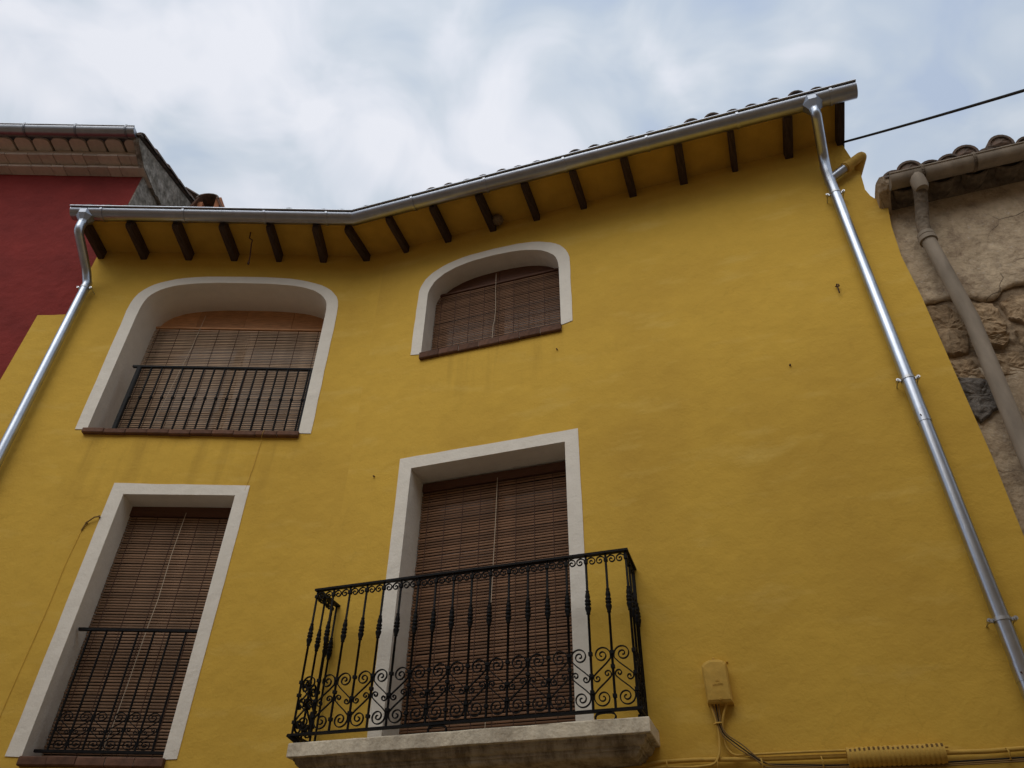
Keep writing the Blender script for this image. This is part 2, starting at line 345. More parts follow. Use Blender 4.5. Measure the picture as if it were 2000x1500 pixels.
def superarch(c, a, vs, b, n, k=28):
    out = []
    for i in range(k + 1):
        t = math.pi * (1 - i / k); ct, st = math.cos(t), math.sin(t)
        out.append((c + a * math.copysign(abs(ct) ** (2 / n), ct), vs + b * abs(st) ** (2 / n)))
    return out
def jit(poly, a=0.004):
    return [(u + random.uniform(-a, a), v + random.uniform(-a, a)) for u, v in poly]
OPEN = {
 'UL': dict(F='L', outer=[(-2.487, 5.795)] + superarch(-1.3725, 1.1425, 7.37, 0.565, 2.95) + [(-0.228, 5.788)],
            inner=[(-2.372, 5.79)] + superarch(-1.3675, 1.0175, 7.31, 0.522, 3.3) + [(-0.348, 5.79)], d=0.45),
 'LL': dict(F='L', outer=[(-1.915, 2.917), (-1.909, 5.203), (-0.674, 5.201), (-0.68, 2.917)],
            inner=[(-1.796, 2.91), (-1.794, 4.0), (-1.792, 5.092), (-1.3, 5.094), (-0.786, 5.098), (-0.783, 4.0), (-0.781, 2.91)], d=0.27),
 'UR': dict(F='R', outer=[(0.705, 6.608)] + superarch(1.545, 0.836, 7.42, 0.497, 2.6) + [(2.378, 6.62)],
            inner=[(0.820, 6.59)] + superarch(1.542, 0.7235, 7.38, 0.435, 2.45) + [(2.264, 6.59)], d=0.24),
 'LR': dict(F='R', outer=[(0.752, 2.935), (0.738, 5.366), (2.378, 5.360), (2.386, 2.935)],
            inner=[(0.862, 2.93), (0.858, 4.1), (0.857, 5.247), (1.5, 5.247), (2.262, 5.25), (2.263, 4.1), (2.264, 2.93)], d=0.30)}
for o_ in OPEN.values():
    o_['inner'] = [o_['inner'][0]] + jit(o_['inner'][1:-1], 0.003) + [o_['inner'][-1]]

VT = 8.40
left_b = [(-0.22, 0.0), (-0.22, VT), (-3.145, VT), (-3.15, 7.306), (-3.30, 7.292), (-3.452, 7.286), (-3.462, 6.4), (-3.47, 0.0)]
right_edge = [(5.20, VT), (5.188, 8.227), (5.235, 7.77), (5.21, 7.5), (5.23, 7.40), (5.29, 7.285), (5.325, 7.20), (5.285, 6.95), (5.256, 6.568), (5.268, 6.07), (5.26, 5.34), (5.251, 4.54), (5.226, 3.92), (5.22, 0.0)]
right_b = [(0.22, 0.0), (0.22, VT)] + right_edge
def wall_mesh():
    bm = bmesh.new(); uvl = bm.loops.layers.uv.new('UVMap'); uvof = {}
    def add_sheet(outer, holes, Fm, du):
        es = []
        for loop in [outer] + holes:
            vs = []
            for u, v in loop:
                q = bm.verts.new(Fm @ P(u, 0, v)); uvof[q] = (u + du, v); vs.append(q)
            for i in range(len(vs)): es.append(bm.edges.new((vs[i], vs[(i + 1) % len(vs)])))
        bmesh.ops.triangle_fill(bm, edges=es, use_beauty=True, use_dissolve=False)
    add_sheet(left_b, [OPEN['UL']['inner'], OPEN['LL']['inner']], FL, 0)
    add_sheet(right_b, [OPEN['UR']['inner'], OPEN['LR']['inner']], FR, 10)
    # rounded fold between the wings
    A = FL @ P(-0.22, 0, 0); C = FR @ P(0.22, 0, 0); B = FL @ P(0, 0, 0); prev = None; n = 14
    for i in range(n + 1):
        t = i / n; q = A * (1 - t) ** 2 + B * 2 * t * (1 - t) + C * t * t
        a = bm.verts.new((q.x, q.y, 0)); b = bm.verts.new((q.x, q.y, VT)); uu = -0.22 + 0.44 * t
        uvof[a] = (uu, 0); uvof[b] = (uu, VT)
        if prev: 
            f = bm.faces.new((prev[0], a, b, prev[1])); f.smooth = True
        prev = (a, b)
    def returns(pts, Fm, du, depth=4.0):
        pr = None
        for u, v in pts:
            a = bm.verts.new(Fm @ P(u, 0, v)); b = bm.verts.new(Fm @ P(u, -depth, v)); uvof[a] = (u + du, v); uvof[b] = (u + du + depth, v)
            if pr: bm.faces.new((pr[0], a, b, pr[1]))
            pr = (a, b)
    returns([(-3.145, VT), (-3.15, 7.306)], FL, 0, 0.04); returns(left_b[3:], FL, 0, 0.04)
    returns(right_edge, FR, 10, 4.0)
    bm.normal_update()
    for f in bm.faces:
        if f.normal.y > 0.3: f.normal_flip()
        for l in f.loops: l[uvl].uv = uvof[l.vert]
    me = bpy.data.meshes.new('wall'); bm.to_mesh(me); bm.free(); me.materials.append(M['yellow']); return me
put(bpy.data.objects.new('wall', wall_mesh()), house, FW)

def ring_surround(o_, name, parent, pr=0.006):
    Fm = FL if o_['F'] == 'L' else FR; b = MB(); d = o_['d']
    # dense loops so that the painted edge wavers a little
    inn, out = o_['inner'], o_['outer']
    def resample(poly, n):
        L = [0]
        for i in range(1, len(poly)): L.append(L[-1] + math.dist(poly[i], poly[i - 1]))
        res = []
        for k in range(n + 1):
            s = L[-1] * k / n; i = 1
            while i < len(L) - 1 and L[i] < s: i += 1
            t = 0 if L[i] == L[i - 1] else (s - L[i - 1]) / (L[i] - L[i - 1])
            res.append((poly[i - 1][0] * (1 - t) + poly[i][0] * t, poly[i - 1][1] * (1 - t) + poly[i][1] * t))
        return res
    if len(out) == 4:     # square opening: four outer corners, matched to inner corners
        oi = [inn[0], inn[2], inn[4], inn[6]]
        fr = []; bk = []
        for k in range(3):
            seg = 10
            for j in range(seg if k < 2 else seg + 1):
                t = j / seg
                fr.append((out[k][0] * (1 - t) + out[k + 1][0] * t, out[k][1] * (1 - t) + out[k + 1][1] * t))
                bk.append((oi[k][0] * (1 - t) + oi[k + 1][0] * t, oi[k][1] * (1 - t) + oi[k + 1][1] * t))
    else:
        na = len(out) - 3
        side = 8; fr = []; bk = []
        for (src, dst) in ((out, fr), (inn, bk)):
            for j in range(side): t = j / side; dst.append((src[0][0] * (1 - t) + src[1][0] * t, src[0][1] * (1 - t) + src[1][1] * t))
            dst += src[1:-1]
            for j in range(1, side + 1): t = j / side; dst.append((src[-2][0] * (1 - t) + src[-1][0] * t, src[-2][1] * (1 - t) + src[-1][1] * t))
    fr = jit(fr, 0.003); n = len(fr)
    vs = [P(u, 0.0, v) for u, v in fr] + [P(u, pr, v) for u, v in fr] + [P(u, pr, v) for u, v in bk] + [P(u, -d, v) for u, v in bk]
    fs = []
    for r in range(3):
        for i in range(n - 1): fs.append((r * n + i, r * n + i + 1, (r + 1) * n + i + 1, (r + 1) * n + i))
    b.add(vs, fs[:2 * (n - 1)]); b.add(vs, fs[2 * (n - 1):], smooth=(len(out) > 4))
    return b.build(name, M['white'], parent, Fm)

def sill(parent, Fm, u0, u1, v0, v1, w0, w1, step):
    n = max(1, round((u1 - u0) / step)); st = (u1 - u0) / n
    for i in range(n):
        b = MB(); a = u0 + i * st + 0.003; c = u0 + (i + 1) * st - 0.003
        dz = random.uniform(-0.004, 0.004); dw = random.uniform(-0.004, 0.004)
        b.prism([(w0, v0 + dz), (w1 + dw - 0.006, v0 + dz), (w1 + dw, v0 + dz + 0.008), (w1 + dw, v1 + dz - 0.008), (w1 + dw - 0.008, v1 + dz), (w0, v1 + dz)], a, c)
        b.build('sill_tile', M['terracotta'], parent, Fm)
    b = MB(); b.box(u0 + 0.004, u1 - 0.004, w0, w1 - 0.012, v0 + 0.010, v1 - 0.008); b.build('mortar_joint', M['white'], parent, Fm)

wins = {}
for key in ('UL', 'LL', 'UR', 'LR'):
    o_ = OPEN[key]; Fm = FL if o_['F'] == 'L' else FR; d = o_['d']
    us = [p[0] for p in o_['inner']]; vs = [p[1] for p in o_['inner']]
    u0, u1, v0, v1 = min(us), max(us), min(vs), max(vs)
    fr = MB()
    wf = -d - 0.02
    for (a, b_, c, e_) in ((u0 - 0.1, u0 + 0.06, v0 - 0.1, v1 + 0.1), (u1 - 0.06, u1 + 0.1, v0 - 0.1, v1 + 0.1), ((u0 + u1) / 2 - 0.04, (u0 + u1) / 2 + 0.04, v0 - 0.1, v1 + 0.1)):
        fr.box(a, b_, wf - 0.06, wf, c, e_)
    w_ = fr.build('balcony_door' if key == 'LR' else 'window', M['frame_shade'], house, Fm); wins[key] = w_
    for a, b_ in ((u0 + 0.063, (u0 + u1) / 2 - 0.043), ((u0 + u1) / 2 + 0.043, u1 - 0.063)):
        gl = MB(); gl.box(a, b_, wf - 0.05, wf - 0.03, v0 - 0.1, v1 + 0.1); gl.build('pane', M['glass'], w_, Fm)
    ring_surround(o_, 'surround', w_)
sill(wins['UL'], FL, -2.392, -0.333, 5.735, 5.788, -0.44, 0.045, 0.21)
sill(wins['UR'], FR, 0.815, 2.272, 6.512, 6.592, -0.23, 0.035, 0.206)
sill(wins['LL'], FL, -1.79, -0.752, 2.848, 2.910, -0.26, 0.055, 0.205)
# arched boards above the two upper blinds
def tympanum(key, vb, w, cuts, m):
    o_ = OPEN[key]; Fm = FL if o_['F'] == 'L' else FR
    inn = o_['inner'][1:-1]; us = [p[0] for p in inn]; u0, u1 = min(us) - 0.02, max(us) + 0.02
    cs = [u0] + cuts + [u1]
    for a, c in zip(cs[:-1], cs[1:]):
        top = [(u, v + 0.02) for u, v in inn if a + 0.004 < u < c - 0.004]
        def vt(x):
            for (p, q) in zip(inn[:-1], inn[1:]):
                if min(p[0], q[0]) <= x <= max(p[0], q[0]) and q[0] != p[0]:
                    return p[1] + (q[1] - p[1]) * (x - p[0]) / (q[0] - p[0]) + 0.02
            return max(vb + 0.02, 0)
        a2, c2 = a + 0.002, c - 0.002
        poly = [(a2, vb), (a2, max(vb + 0.01, vt(a2)))] + [(u, v) for u, v in top if v > vb + 0.012] + [(c2, max(vb + 0.01, vt(c2))), (c2, vb)]
        b = MB(); b.plate(poly, w - 0.018, w + random.uniform(-0.002, 0.002)); b.build('lintel_board', m, wins[key], Fm)
tympanum('UL', 7.49, -0.44, [-1.95, -1.405, -0.86], M['board'])
tympanum('UR', 7.585, -0.232, [1.54], M['board_dark'])

# rafters and soffit
def rafter(Fm, u, length=0.50, vb=8.205):
    b = MB(); hw = 0.036 + random.uniform(-0.006, 0.005); tilt = random.uniform(-0.02, 0.02)
    secs = [(-0.10, hw, 0.0), (0.02, hw * 0.98, 0.0), (0.20, hw * 1.02, 0.004), (length - 0.03, hw * 0.96, 0.0), (length, hw * 0.85, 0.012)]
    vs = []
    for w, h, dv_ in secs:
        x = u + tilt * w
        vs += [P(x - h, w, vb + dv_ + 0.006), P(x - h + 0.008, w, vb + dv_), P(x + h - 0.008, w, vb + dv_), P(x + h, w, vb + dv_ + 0.006), P(x + h, w, 8.325), P(x - h, w, 8.325)]
    n = 6; fs = [(i * n + k, i * n + (k + 1) % n, (i + 1) * n + (k + 1) % n, (i + 1) * n + k) for i in range(len(secs) - 1) for k in range(n)]
    fs += [tuple(range(n))[::-1], tuple(range((len(secs) - 1) * n, len(secs) * n))]
    b.add(vs, fs); return b.build('rafter', M['wood_dark'], house, Fm)
for u in (-3.09, -2.594, -2.075, -1.548, -1.031, -0.516): rafter(FL, u, vb=8.195)
for u in (-0.01, 0.482, 0.997, 1.532, 2.036, 2.563, 3.098, 3.631, 4.153, 4.682): rafter(FR, u, vb=8.215)
rafter(FR, 5.175, vb=8.225)
def wing(name, m, w0, w1, va0, va1, thick, uL, uR, Fm, left, parent):
    # sloping or flat slab from (w0,va0) to (w1,va1), mitred at the fold
    sgn = -1 if left else 1
    def cor(w): return (uL, sgn * w * TB) if left else (sgn * w * TB, uR)
    vs = []
    for w, v in ((w0, va0), (w1, va1)):
        a, c = cor(w)
        vs += [P(a, w, v), P(c, w, v), P(a, w, v + thick), P(c, w, v + thick)]
    b = MB(); b.add(vs, [(0, 1, 5, 4), (2, 6, 7, 3), (0, 2, 3, 1), (4, 5, 7, 6), (0, 4, 6, 2), (1, 3, 7, 5)])
    return b.build(name, m, parent, Fm)
wing('soffit', M['yellow_soffit'], 0.49, -0.05, 8.318, 8.318, 0.03, -3.15, 0, FL, True, house)
wing('soffit', M['yellow_soffit'], 0.49, -0.05, 8.318, 8.318, 0.03, 0, 5.215, FR, False, house)
SL = 0.34
roofs = []
for (Fm, left, uL, uR) in ((FL, True, -3.17, 0), (FR, False, 0, 5.24)):
    roofs.append(wing('roof', M['tile'], 0.505, -4.2, 8.352, 8.352 + 4.7 * SL, 0.035, uL, uR, Fm, left, house))
def tile_mesh(r0=0.088, r1=0.072, L=0.42, th=0.014, n=9, plug=False):
    vs = []
    for (y, r) in ((0, r0), (L, r1)):
        for rr in (r, r - th):
            for k in range(n):
                a = math.pi * k / (n - 1); vs.append(Vector((rr * math.cos(a), y, rr * math.sin(a))))
    fs = []
    for k in range(n - 1):
        fs += [(k, k + 1, 2 * n + k + 1, 2 * n + k), (n + k, 3 * n + k, 3 * n + k + 1, n + k + 1), (k, n + k, n + k + 1, k + 1), (2 * n + k, 2 * n + k + 1, 3 * n + k + 1, 3 * n + k)]
    b = MB(); b.add(vs, fs, False)
    if plug:
        pr_ = [Vector(((r0 - th * 0.5) * math.cos(math.pi * k / (n - 1)), 0.018 + random.uniform(-0.006, 0.006), (r0 - th * 0.5) * math.sin(math.pi * k / (n - 1)))) for k in range(n)]
        b.add(pr_ + [Vector((0, 0.004, 0.03))], [(k, k + 1, n) for k in range(n - 1)] + [(n - 1, 0, n)])
    return b
tile_me = tile_mesh().mesh('tile', M['tile'])
slope_rot = Matrix.Rotation(math.atan(SL), 4, 'X')
def tile_courses(roof, Fm, u0, u1, step, courses, w0=0.535, v0=8.385):
    n = int((u1 - u0) / step)
    for i in range(n + 1):
        for c in range(courses):
            u = u0 + i * step + random.uniform(-0.012, 0.012); w = w0 - c * 0.36 + random.uniform(-0.025, 0.02)
            v = v0 + (0.505 - w) * SL + 0.004 * c + random.uniform(-0.006, 0.010)
            inst(tile_me, 'tile', roof, Fm @ T(u, w, v) @ Matrix.Rotation(random.uniform(-0.05, 0.05), 4, 'Z') @ slope_rot)
tile_courses(roofs[0], FL, -3.05, -0.10, 0.2, 3, v0=8.392)
tile_courses(roofs[1], FR, 0.20, 5.15, 0.2, 3, v0=8.412)
# chimney with a little tent of two sloping tiles
ch = MB(); ch.box(-2.88, -2.40, -1.25, -0.87, 8.9, 10.17)
chim = ch.build('chimney', M['greyrender'], roofs[0], FL)

# ------------------------------------------------------------------ balcony
prof = [(0.0, 2.932), (0.338, 2.932), (0.353, 2.927), (0.356, 2.920), (0.355, 2.843), (0.350, 2.838), (0.322, 2.838), (0.320, 2.822), (0.312, 2.820), (0.308, 2.806), (0.296, 2.792), (0.282, 2.786), (0.274, 2.785), (0.273, 2.770), (0.262, 2.768), (0.258, 2.754), (0.248, 2.744), (0.236, 2.738), (0.0, 2.728)]
bb = MB(); uA, uB = 0.352, 2.800; rows = []
n = len(prof); seg = 26
for (w, v) in prof:
    inset = max(0.0, 0.356 - w) if w > 0 else (0.0 if v > 2.9 else 0.12)
    rows.append((w, v, uA + inset, uB - inset))
vs = []
for k in range(seg + 1):
    t = k / seg
    for (w, v, a, c) in rows:
        j = random.uniform(-0.0025, 0.0025) if 0 < k < seg and w > 0 else 0
        vs.append(P(a + (c - a) * t, w + j, v + (random.uniform(-0.002, 0.002) if w > 0 else 0)))
fs = [(k * n + i, k * n + (i + 1) % n, (k + 1) * n + (i + 1) % n, (k + 1) * n + i) for k in range(seg) for i in range(n)]
# returns at both ends: connect profile back to the wall
def endcap(idx):
    ring = [vs[idx * n + i] for i in range(n)]
    back = [P(-q[0] if False else q[0], 0.0, q[2]) for q in ring]
    return ring, back
bb.add(vs, fs)
for idx in (0, seg):
    ring, back = endcap(idx)
    bb.add(ring + back, [(i, i + 1, n + i + 1, n + i) for i in range(n - 1)])
balcony = bb.build('balcony', M['slab'], house, FR)

# turned bar with a knop, square-ish ends
BH = 1.035
def baluster(knop=True, H=BH):
    b = MB(); r = 0.0085
    pr = [(r, 0), (r, 0.095), (0.0125, 0.098), (0.0125, 0.118), (r, 0.121)]
    pr = [(r, 0)]
    if knop:
        z = 0.615
        q_ = 1.28
        pr += [(r, z - 0.01), (0.0115 * q_, z - 0.004), (0.010 * q_, z + 0.004), (0.0155 * q_, z + 0.028), (0.017 * q_, z + 0.042), (0.0105 * q_, z + 0.054), (0.0165 * q_, z + 0.060), (0.0165 * q_, z + 0.070), (0.0105 * q_, z + 0.076),
               (0.0165 * q_, z + 0.082), (0.0155 * q_, z + 0.092), (0.0105 * q_, z + 0.102), (0.0145 * q_, z + 0.112), (0.0125 * q_, z + 0.130), (0.0085 * q_, z + 0.150), (0.0115 * q_, z + 0.156), (r, z + 0.162)]
    pr += [(r, H)]
    b.lathe(pr, 8); return b
bal_me = baluster().mesh('baluster', M['iron'])
def spiral(cx, cy, a0, turns, r0, r1, n=40, cw=True):
    out = []
    for i in range(n + 1):
        t = i / n; a = a0 - (1 if cw else -1) * 2 * math.pi * turns * t; r = r0 + (r1 - r0) * t ** 0.85
        out.append((cx + r * math.cos(a), cy + r * math.sin(a)))
    return out
PW = 0.1407
def s_curve(pw=PW, H=0.40):
    # panel coordinates, x from bar to bar, y up from the bottom rail
    big = spiral(0.48 * pw, 0.332, R_(205), 1.85, 0.43 * pw, 0.006, 44)
    big = [(min(max(x, 0.07 * pw), 0.93 * pw), y) for x, y in big]
    sm = spiral(0.735 * pw, 0.188, R_(35), 1.25, 0.195 * pw, 0.004, 26)
    pts = big[::-1] + [(0.14 * pw, 0.292), (0.86 * pw, 0.214)] + sm
    # round the joins
    res = [pts[0]]
    for i in range(1, len(pts) - 1): res.append(((pts[i - 1][0] + 2 * pts[i][0] + pts[i + 1][0]) / 4, (pts[i - 1][1] + 2 * pts[i][1] + pts[i + 1][1]) / 4))
    return res + [pts[-1]]
def flat_tube(pts2, r=0.0034, ry=0.007):
    b = MB(); b.tube([Vector((x, 0, y)) for x, y in pts2], r, 5, smooth=True, ry=ry, up=None) if False else None
    b = MB(); pts = [Vector((x, 0, y)) for x, y in pts2]; m = len(pts); vs = []
    for i in range(m):
        t = (pts[min(i + 1, m - 1)] - pts[max(i - 1, 0)]).normalized(); nrm = Vector((-t.z, 0, t.x))
        vs += [pts[i] + nrm * r + Vector((0, -ry, 0)), pts[i] + nrm * r + Vector((0, ry, 0)), pts[i] - nrm * r + Vector((0, ry, 0)), pts[i] - nrm * r + Vector((0, -ry, 0))]
    fs = [(i * 4 + k, i * 4 + (k + 1) % 4, (i + 1) * 4 + (k + 1) % 4, (i + 1) * 4 + k) for i in range(m - 1) for k in range(4)] + [(3, 2, 1, 0), tuple((m - 1) * 4 + k for k in range(4))]
    b.add(vs, fs); return b
S = s_curve()
S_var = [S, [(PW - x, 0.40 - y) for x, y in S], [(PW - x, y) for x, y in S], [(x, 0.40 - y) for x, y in S]]
S_me = [flat_tube(q).mesh('scroll', M['iron']) for q in S_var]
def ring_pts(side, r=0.030):
    # small C-scroll hanging under the handrail beside a bar
    c = [(x, y) for x, y in spiral(0.041, 0.0, R_(172), 1.45, 0.036, 0.004, 34)]
    return [(side * x, y) for x, y in c]
ring_me = {s_: flat_tube(ring_pts(s_), 0.0034, 0.006).mesh('small_scroll', M['iron']) for s_ in (-1, 1)}
cmb = MB(); cmb.box(-0.0125, 0.0125, -0.0125, 0.0125, -0.011, 0.011); collar_me = cmb.mesh('collar', M['iron'])
VB, VTOP = 2.995, 4.025
WB = 0.322
def rail_panel(Mx, nbar_between, pw, first, last, mirror0=0, mesh_scale=1.0):
    """Mx maps panel x (local x) and height above the bottom rail."""
    nb = nbar_between + 2
    for k in range(nb):
        if (k == 0 and not first) or (k == nb - 1 and not last): continue
        inst(bal_me, 'baluster', balcony, Mx @ Matrix.Translation((k * pw, 0, 0)))
    for k in range(nb):
        if (k == 0 and not first) or (k == nb - 1 and not last): continue
        for z in ((0.345, 0.255, 0.075, 0.985) if (k + mirror0) % 2 == 0 else (0.345, 0.205, 0.105, 0.985)):
            inst(collar_me, 'collar', balcony, Mx @ Matrix.Translation((k * pw, 0, z)))
    for k in range(nb - 1):
        v1 = ((0, 1), (2, 3))[(k + mirror0) % 2]
        for q in v1: inst(S_me[q], 'scroll', balcony, Mx @ Matrix.Translation((k * pw, 0, 0.0)), (pw / PW, 1, 1))
    for k in range(nb):
        for s_ in (-1, 1):
            if (k == 0 and s_ < 0) or (k == nb - 1 and s_ > 0): continue
            inst(ring_me[s_], 'small_scroll', balcony, Mx @ Matrix.Translation((k * pw, 0, 0.985)))
U0b, U1b = 0.345, 2.737
rail_panel(FR @ T(U0b, WB, VB), 16, (U1b - U0b) / 17, True, True, 0)
side_rot_L = Matrix.Rotation(R_(90), 4, 'Z')     # local x runs from the front corner back to the wall
for ux in (U0b, U1b):
    rail_panel(FR @ T(ux, WB, VB) @ side_rot_L, 1, 0.118, False, True, 1)
    inst(bal_me, 'baluster', balcony, FR @ T(ux, WB - 0.30, VB))
hr = MB()
for v0_, v1_, hw, ext in ((VTOP, VTOP + 0.016, 0.019, 0.02), (VB - 0.016, VB, 0.014, 0.03)):
    hr2 = MB(); hr2.box(U0b - ext, U1b + ext, WB - hw, WB + hw, v0_, v1_)
    for ux in (U0b, U1b): hr2.box(ux - hw, ux + hw, -0.02, WB - hw, v0_, v1_)
    hr2.build('handrail' if v0_ > 3.5 else 'bottom_rail', M['iron'], balcony, FR)
def foot(u, w=WB, rot=0):
    pts = spiral(-0.045, -0.045, R_(-60), 0.55, 0.006, 0.022, 10, cw=True)
    arc = [(-0.05 + 0.0, -0.055), (-0.062, -0.045), (-0.064, -0.030), (-0.055, -0.016), (-0.035, -0.010), (0, -0.008), (0.035, -0.010), (0.055, -0.016), (0.064, -0.030), (0.062, -0.045), (0.05, -0.055), (0.038, -0.052)]
    arc = [(-0.038, -0.052)] + arc
    b = flat_tube([(x, y - 0.012) for x, y in arc], 0.005, 0.009)
    b.build('foot_scroll', M['iron'], balcony, FR @ T(u, w, VB) @ Matrix.Rotation(rot, 4, 'Z'))
foot(2.53); foot(1.42); foot(U0b + 0.02, WB - 0.09, R_(90)); foot(U1b - 0.01, WB - 0.13, R_(90))
cf = MB()
cf.tube([P(U0b - 0.03, WB + 0.02, VB - 0.012), P(U0b + 0.02, WB - 0.02, VB - 0.035), P(U0b + 0.05, WB - 0.05, VB - 0.062)], [0.006, 0.02, 0.012], 6)
cf.build('corner_foot', M['iron'], balcony, FR)

# ------------------------------------------------------------------ window guards
def guard(key, us, v0, v1, w, r, knots=None, rail_ext=(0.09, 0.03), bottom=True):
    Fm = FL; par = wins[key]
    top = MB(); top.box(us[0] - rail_ext[0], us[-1] + rail_ext[1], w - 0.014, w + 0.014, v1, v1 + 0.022)
    gd = top.build('guard_rail', M['iron'], par, Fm)
    if bottom:
        bt = MB(); bt.box(us[0] - rail_ext[0] + 0.01, us[-1] + rail_ext[1] + 0.05, w - 0.012, w + 0.012, v0, v0 + 0.02); bt.build('bottom_rail', M['iron'], par, Fm)
    b = MB(); pr = [(r, 0)]
    if knots: z = knots - v0; pr += [(r, z - 0.022), (r * 1.5, z - 0.012), (r * 1.75, z), (r * 1.5, z + 0.012), (r, z + 0.022)]
    pr += [(r, v1 - v0)]
    b.lathe(pr, 7); me = b.mesh('guard_bar', M['iron'])
    for u in us: inst(me, 'guard_bar', par, Fm @ T(u, w, v0))
ul = [-2.165 + 0.109 * k for k in range(17)]
guard('UL', ul, 5.80, 6.66, -0.10, 0.0098, knots=6.27, rail_ext=(0.09, 0.05), bottom=False)
for u in (-2.185, -0.385):
    pb = MB(); pb.box(u - 0.017, u + 0.017, -0.118, -0.086, 5.79, 6.66); pb.build('guard_post', M['iron'], wins['UL'], FL)
ll = [-1.677 + 0.1283 * k for k in range(7)]
guard('LL', ll, 2.962, 3.872, -0.08, 0.0085, rail_ext=(0.10, 0.11))
ll_s = [flat_tube([(x / PW * 0.1283, y * 0.72) for x, y in q], 0.0028, 0.005).mesh('scroll', M['iron']) for q in S_var]
for k in range(6):
    for q in ((0, 1), (2, 3))[k % 2]: inst(ll_s[q], 'scroll', wins['LL'], FL @ T(ll[k], -0.08, 2.975))

# ------------------------------------------------------------------ slatted blinds (hang in the openings)
def blind(name, label, Fm, u0, u1, vt, vb, w, pitch, m, strings, rail_m, rail_h=0.05, cord=None, slat_h=0.0165):
    root = tag(empty(name, Fm @ T((u0 + u1) / 2, w, vb)), label, 'blind', 'slatted wooden blinds over the openings')
    b = MB(); h = slat_h
    b.prism([(-0.002, 0), (0.0, 0.0), (0.0016, h * 0.25), (0.002, h * 0.5), (0.0016, h * 0.75), (0.0, h), (-0.002, h)], u0 - (u0 + u1) / 2, u1 - (u0 + u1) / 2, False)
    me = b.mesh('slat', m); n = int((vt - vb) / pitch)
    sag = 0
    for i in range(n):
        v = vt - (i + 1) * pitch + random.uniform(-0.0012, 0.0012)
        Mx = Fm @ T((u0 + u1) / 2 + random.uniform(-0.003, 0.003), w + random.uniform(-0.001, 0.001), v) @ Matrix.Rotation(random.gauss(0, 0.0016), 4, 'Y') @ Matrix.Rotation(random.gauss(0, 0.05), 4, 'X')
        inst(me, 'slat', root, Mx)
    hb = MB(); hb.box(u0, u1, w - 0.012, w + 0.016, vt + 0.002, vt + rail_h); hb.build('head_rail', rail_m, root, Fm)
    for u in strings:
        s_ = MB(); s_.tube([P(u, w + 0.003, vt), P(u + 0.004, w + 0.003, (vt + vb) / 2), P(u, w + 0.003, vb)], 0.0032, 5); s_.build('string', M['string'], root, Fm)
    if cord:
        cd = MB(); cd.tube([P(u, w_, v) for u, w_, v in cord], 0.0026, 6); cd.build('pull_cord', M['cord'], root, Fm)
def strs(a, b, st): 
    return [a + st * k for k in range(int((b - a) / st) + 1)]
blind('slatted_blind', 'wide tan slatted blind in the arched window behind a straight iron guard', FL, -2.385, -0.345, 7.488, 5.80, -0.405, 0.0236, M['slat_tan'], strs(-2.33, -0.4, 0.226), M['board'], 0.022,
      [(-1.86, -0.395, 7.70), (-1.88, -0.385, 7.2), (-1.91, -0.38, 6.9), (-1.95, -0.38, 6.5), (-1.99, -0.385, 6.13), (-2.0, -0.385, 5.85)], slat_h=0.0128)
blind('slatted_blind', 'small russet slatted blind in the arched window on the right wing', FR, 0.825, 2.262, 7.583, 6.60, -0.205, 0.0236, M['slat_red'], strs(0.89, 2.24, 0.165), M['board_dark'], 0.024,
      [(1.515, -0.19, 7.74), (1.518, -0.18, 7.5), (1.528, -0.178, 7.2), (1.523, -0.178, 7.05), (1.508, -0.178, 6.95), (1.502, -0.18, 6.80), (1.49, -0.18, 6.62)], slat_h=0.0150)
blind('slatted_blind', 'tall grey-brown slatted blind in the square window with a scrolled iron guard', FL, -1.79, -0.785, 4.995, 2.96, -0.235, 0.0242, M['slat_brown'], strs(-1.72, -0.80, 0.19), M['board_dark'], 0.10,
      [(-1.275, -0.21, 5.03), (-1.283, -0.20, 4.6), (-1.275, -0.2, 4.2), (-1.288, -0.2, 3.95), (-1.30, -0.2, 3.5), (-1.312, -0.2, 3.2), (-1.33, -0.2, 3.0)])
blind('slatted_blind', 'tall reddish slatted blind over the balcony doorway', FR, 0.862, 2.262, 5.145, 2.94, -0.272, 0.0252, M['slat_red'], strs(0.93, 2.22, 0.163), M['board_dark'], 0.085,
      [(1.578, -0.25, 5.17), (1.575, -0.24, 4.7), (1.566, -0.24, 4.3), (1.555, -0.24, 3.8), (1.55, -0.24, 3.3), (1.54, -0.24, 2.96)], slat_h=0.0172)

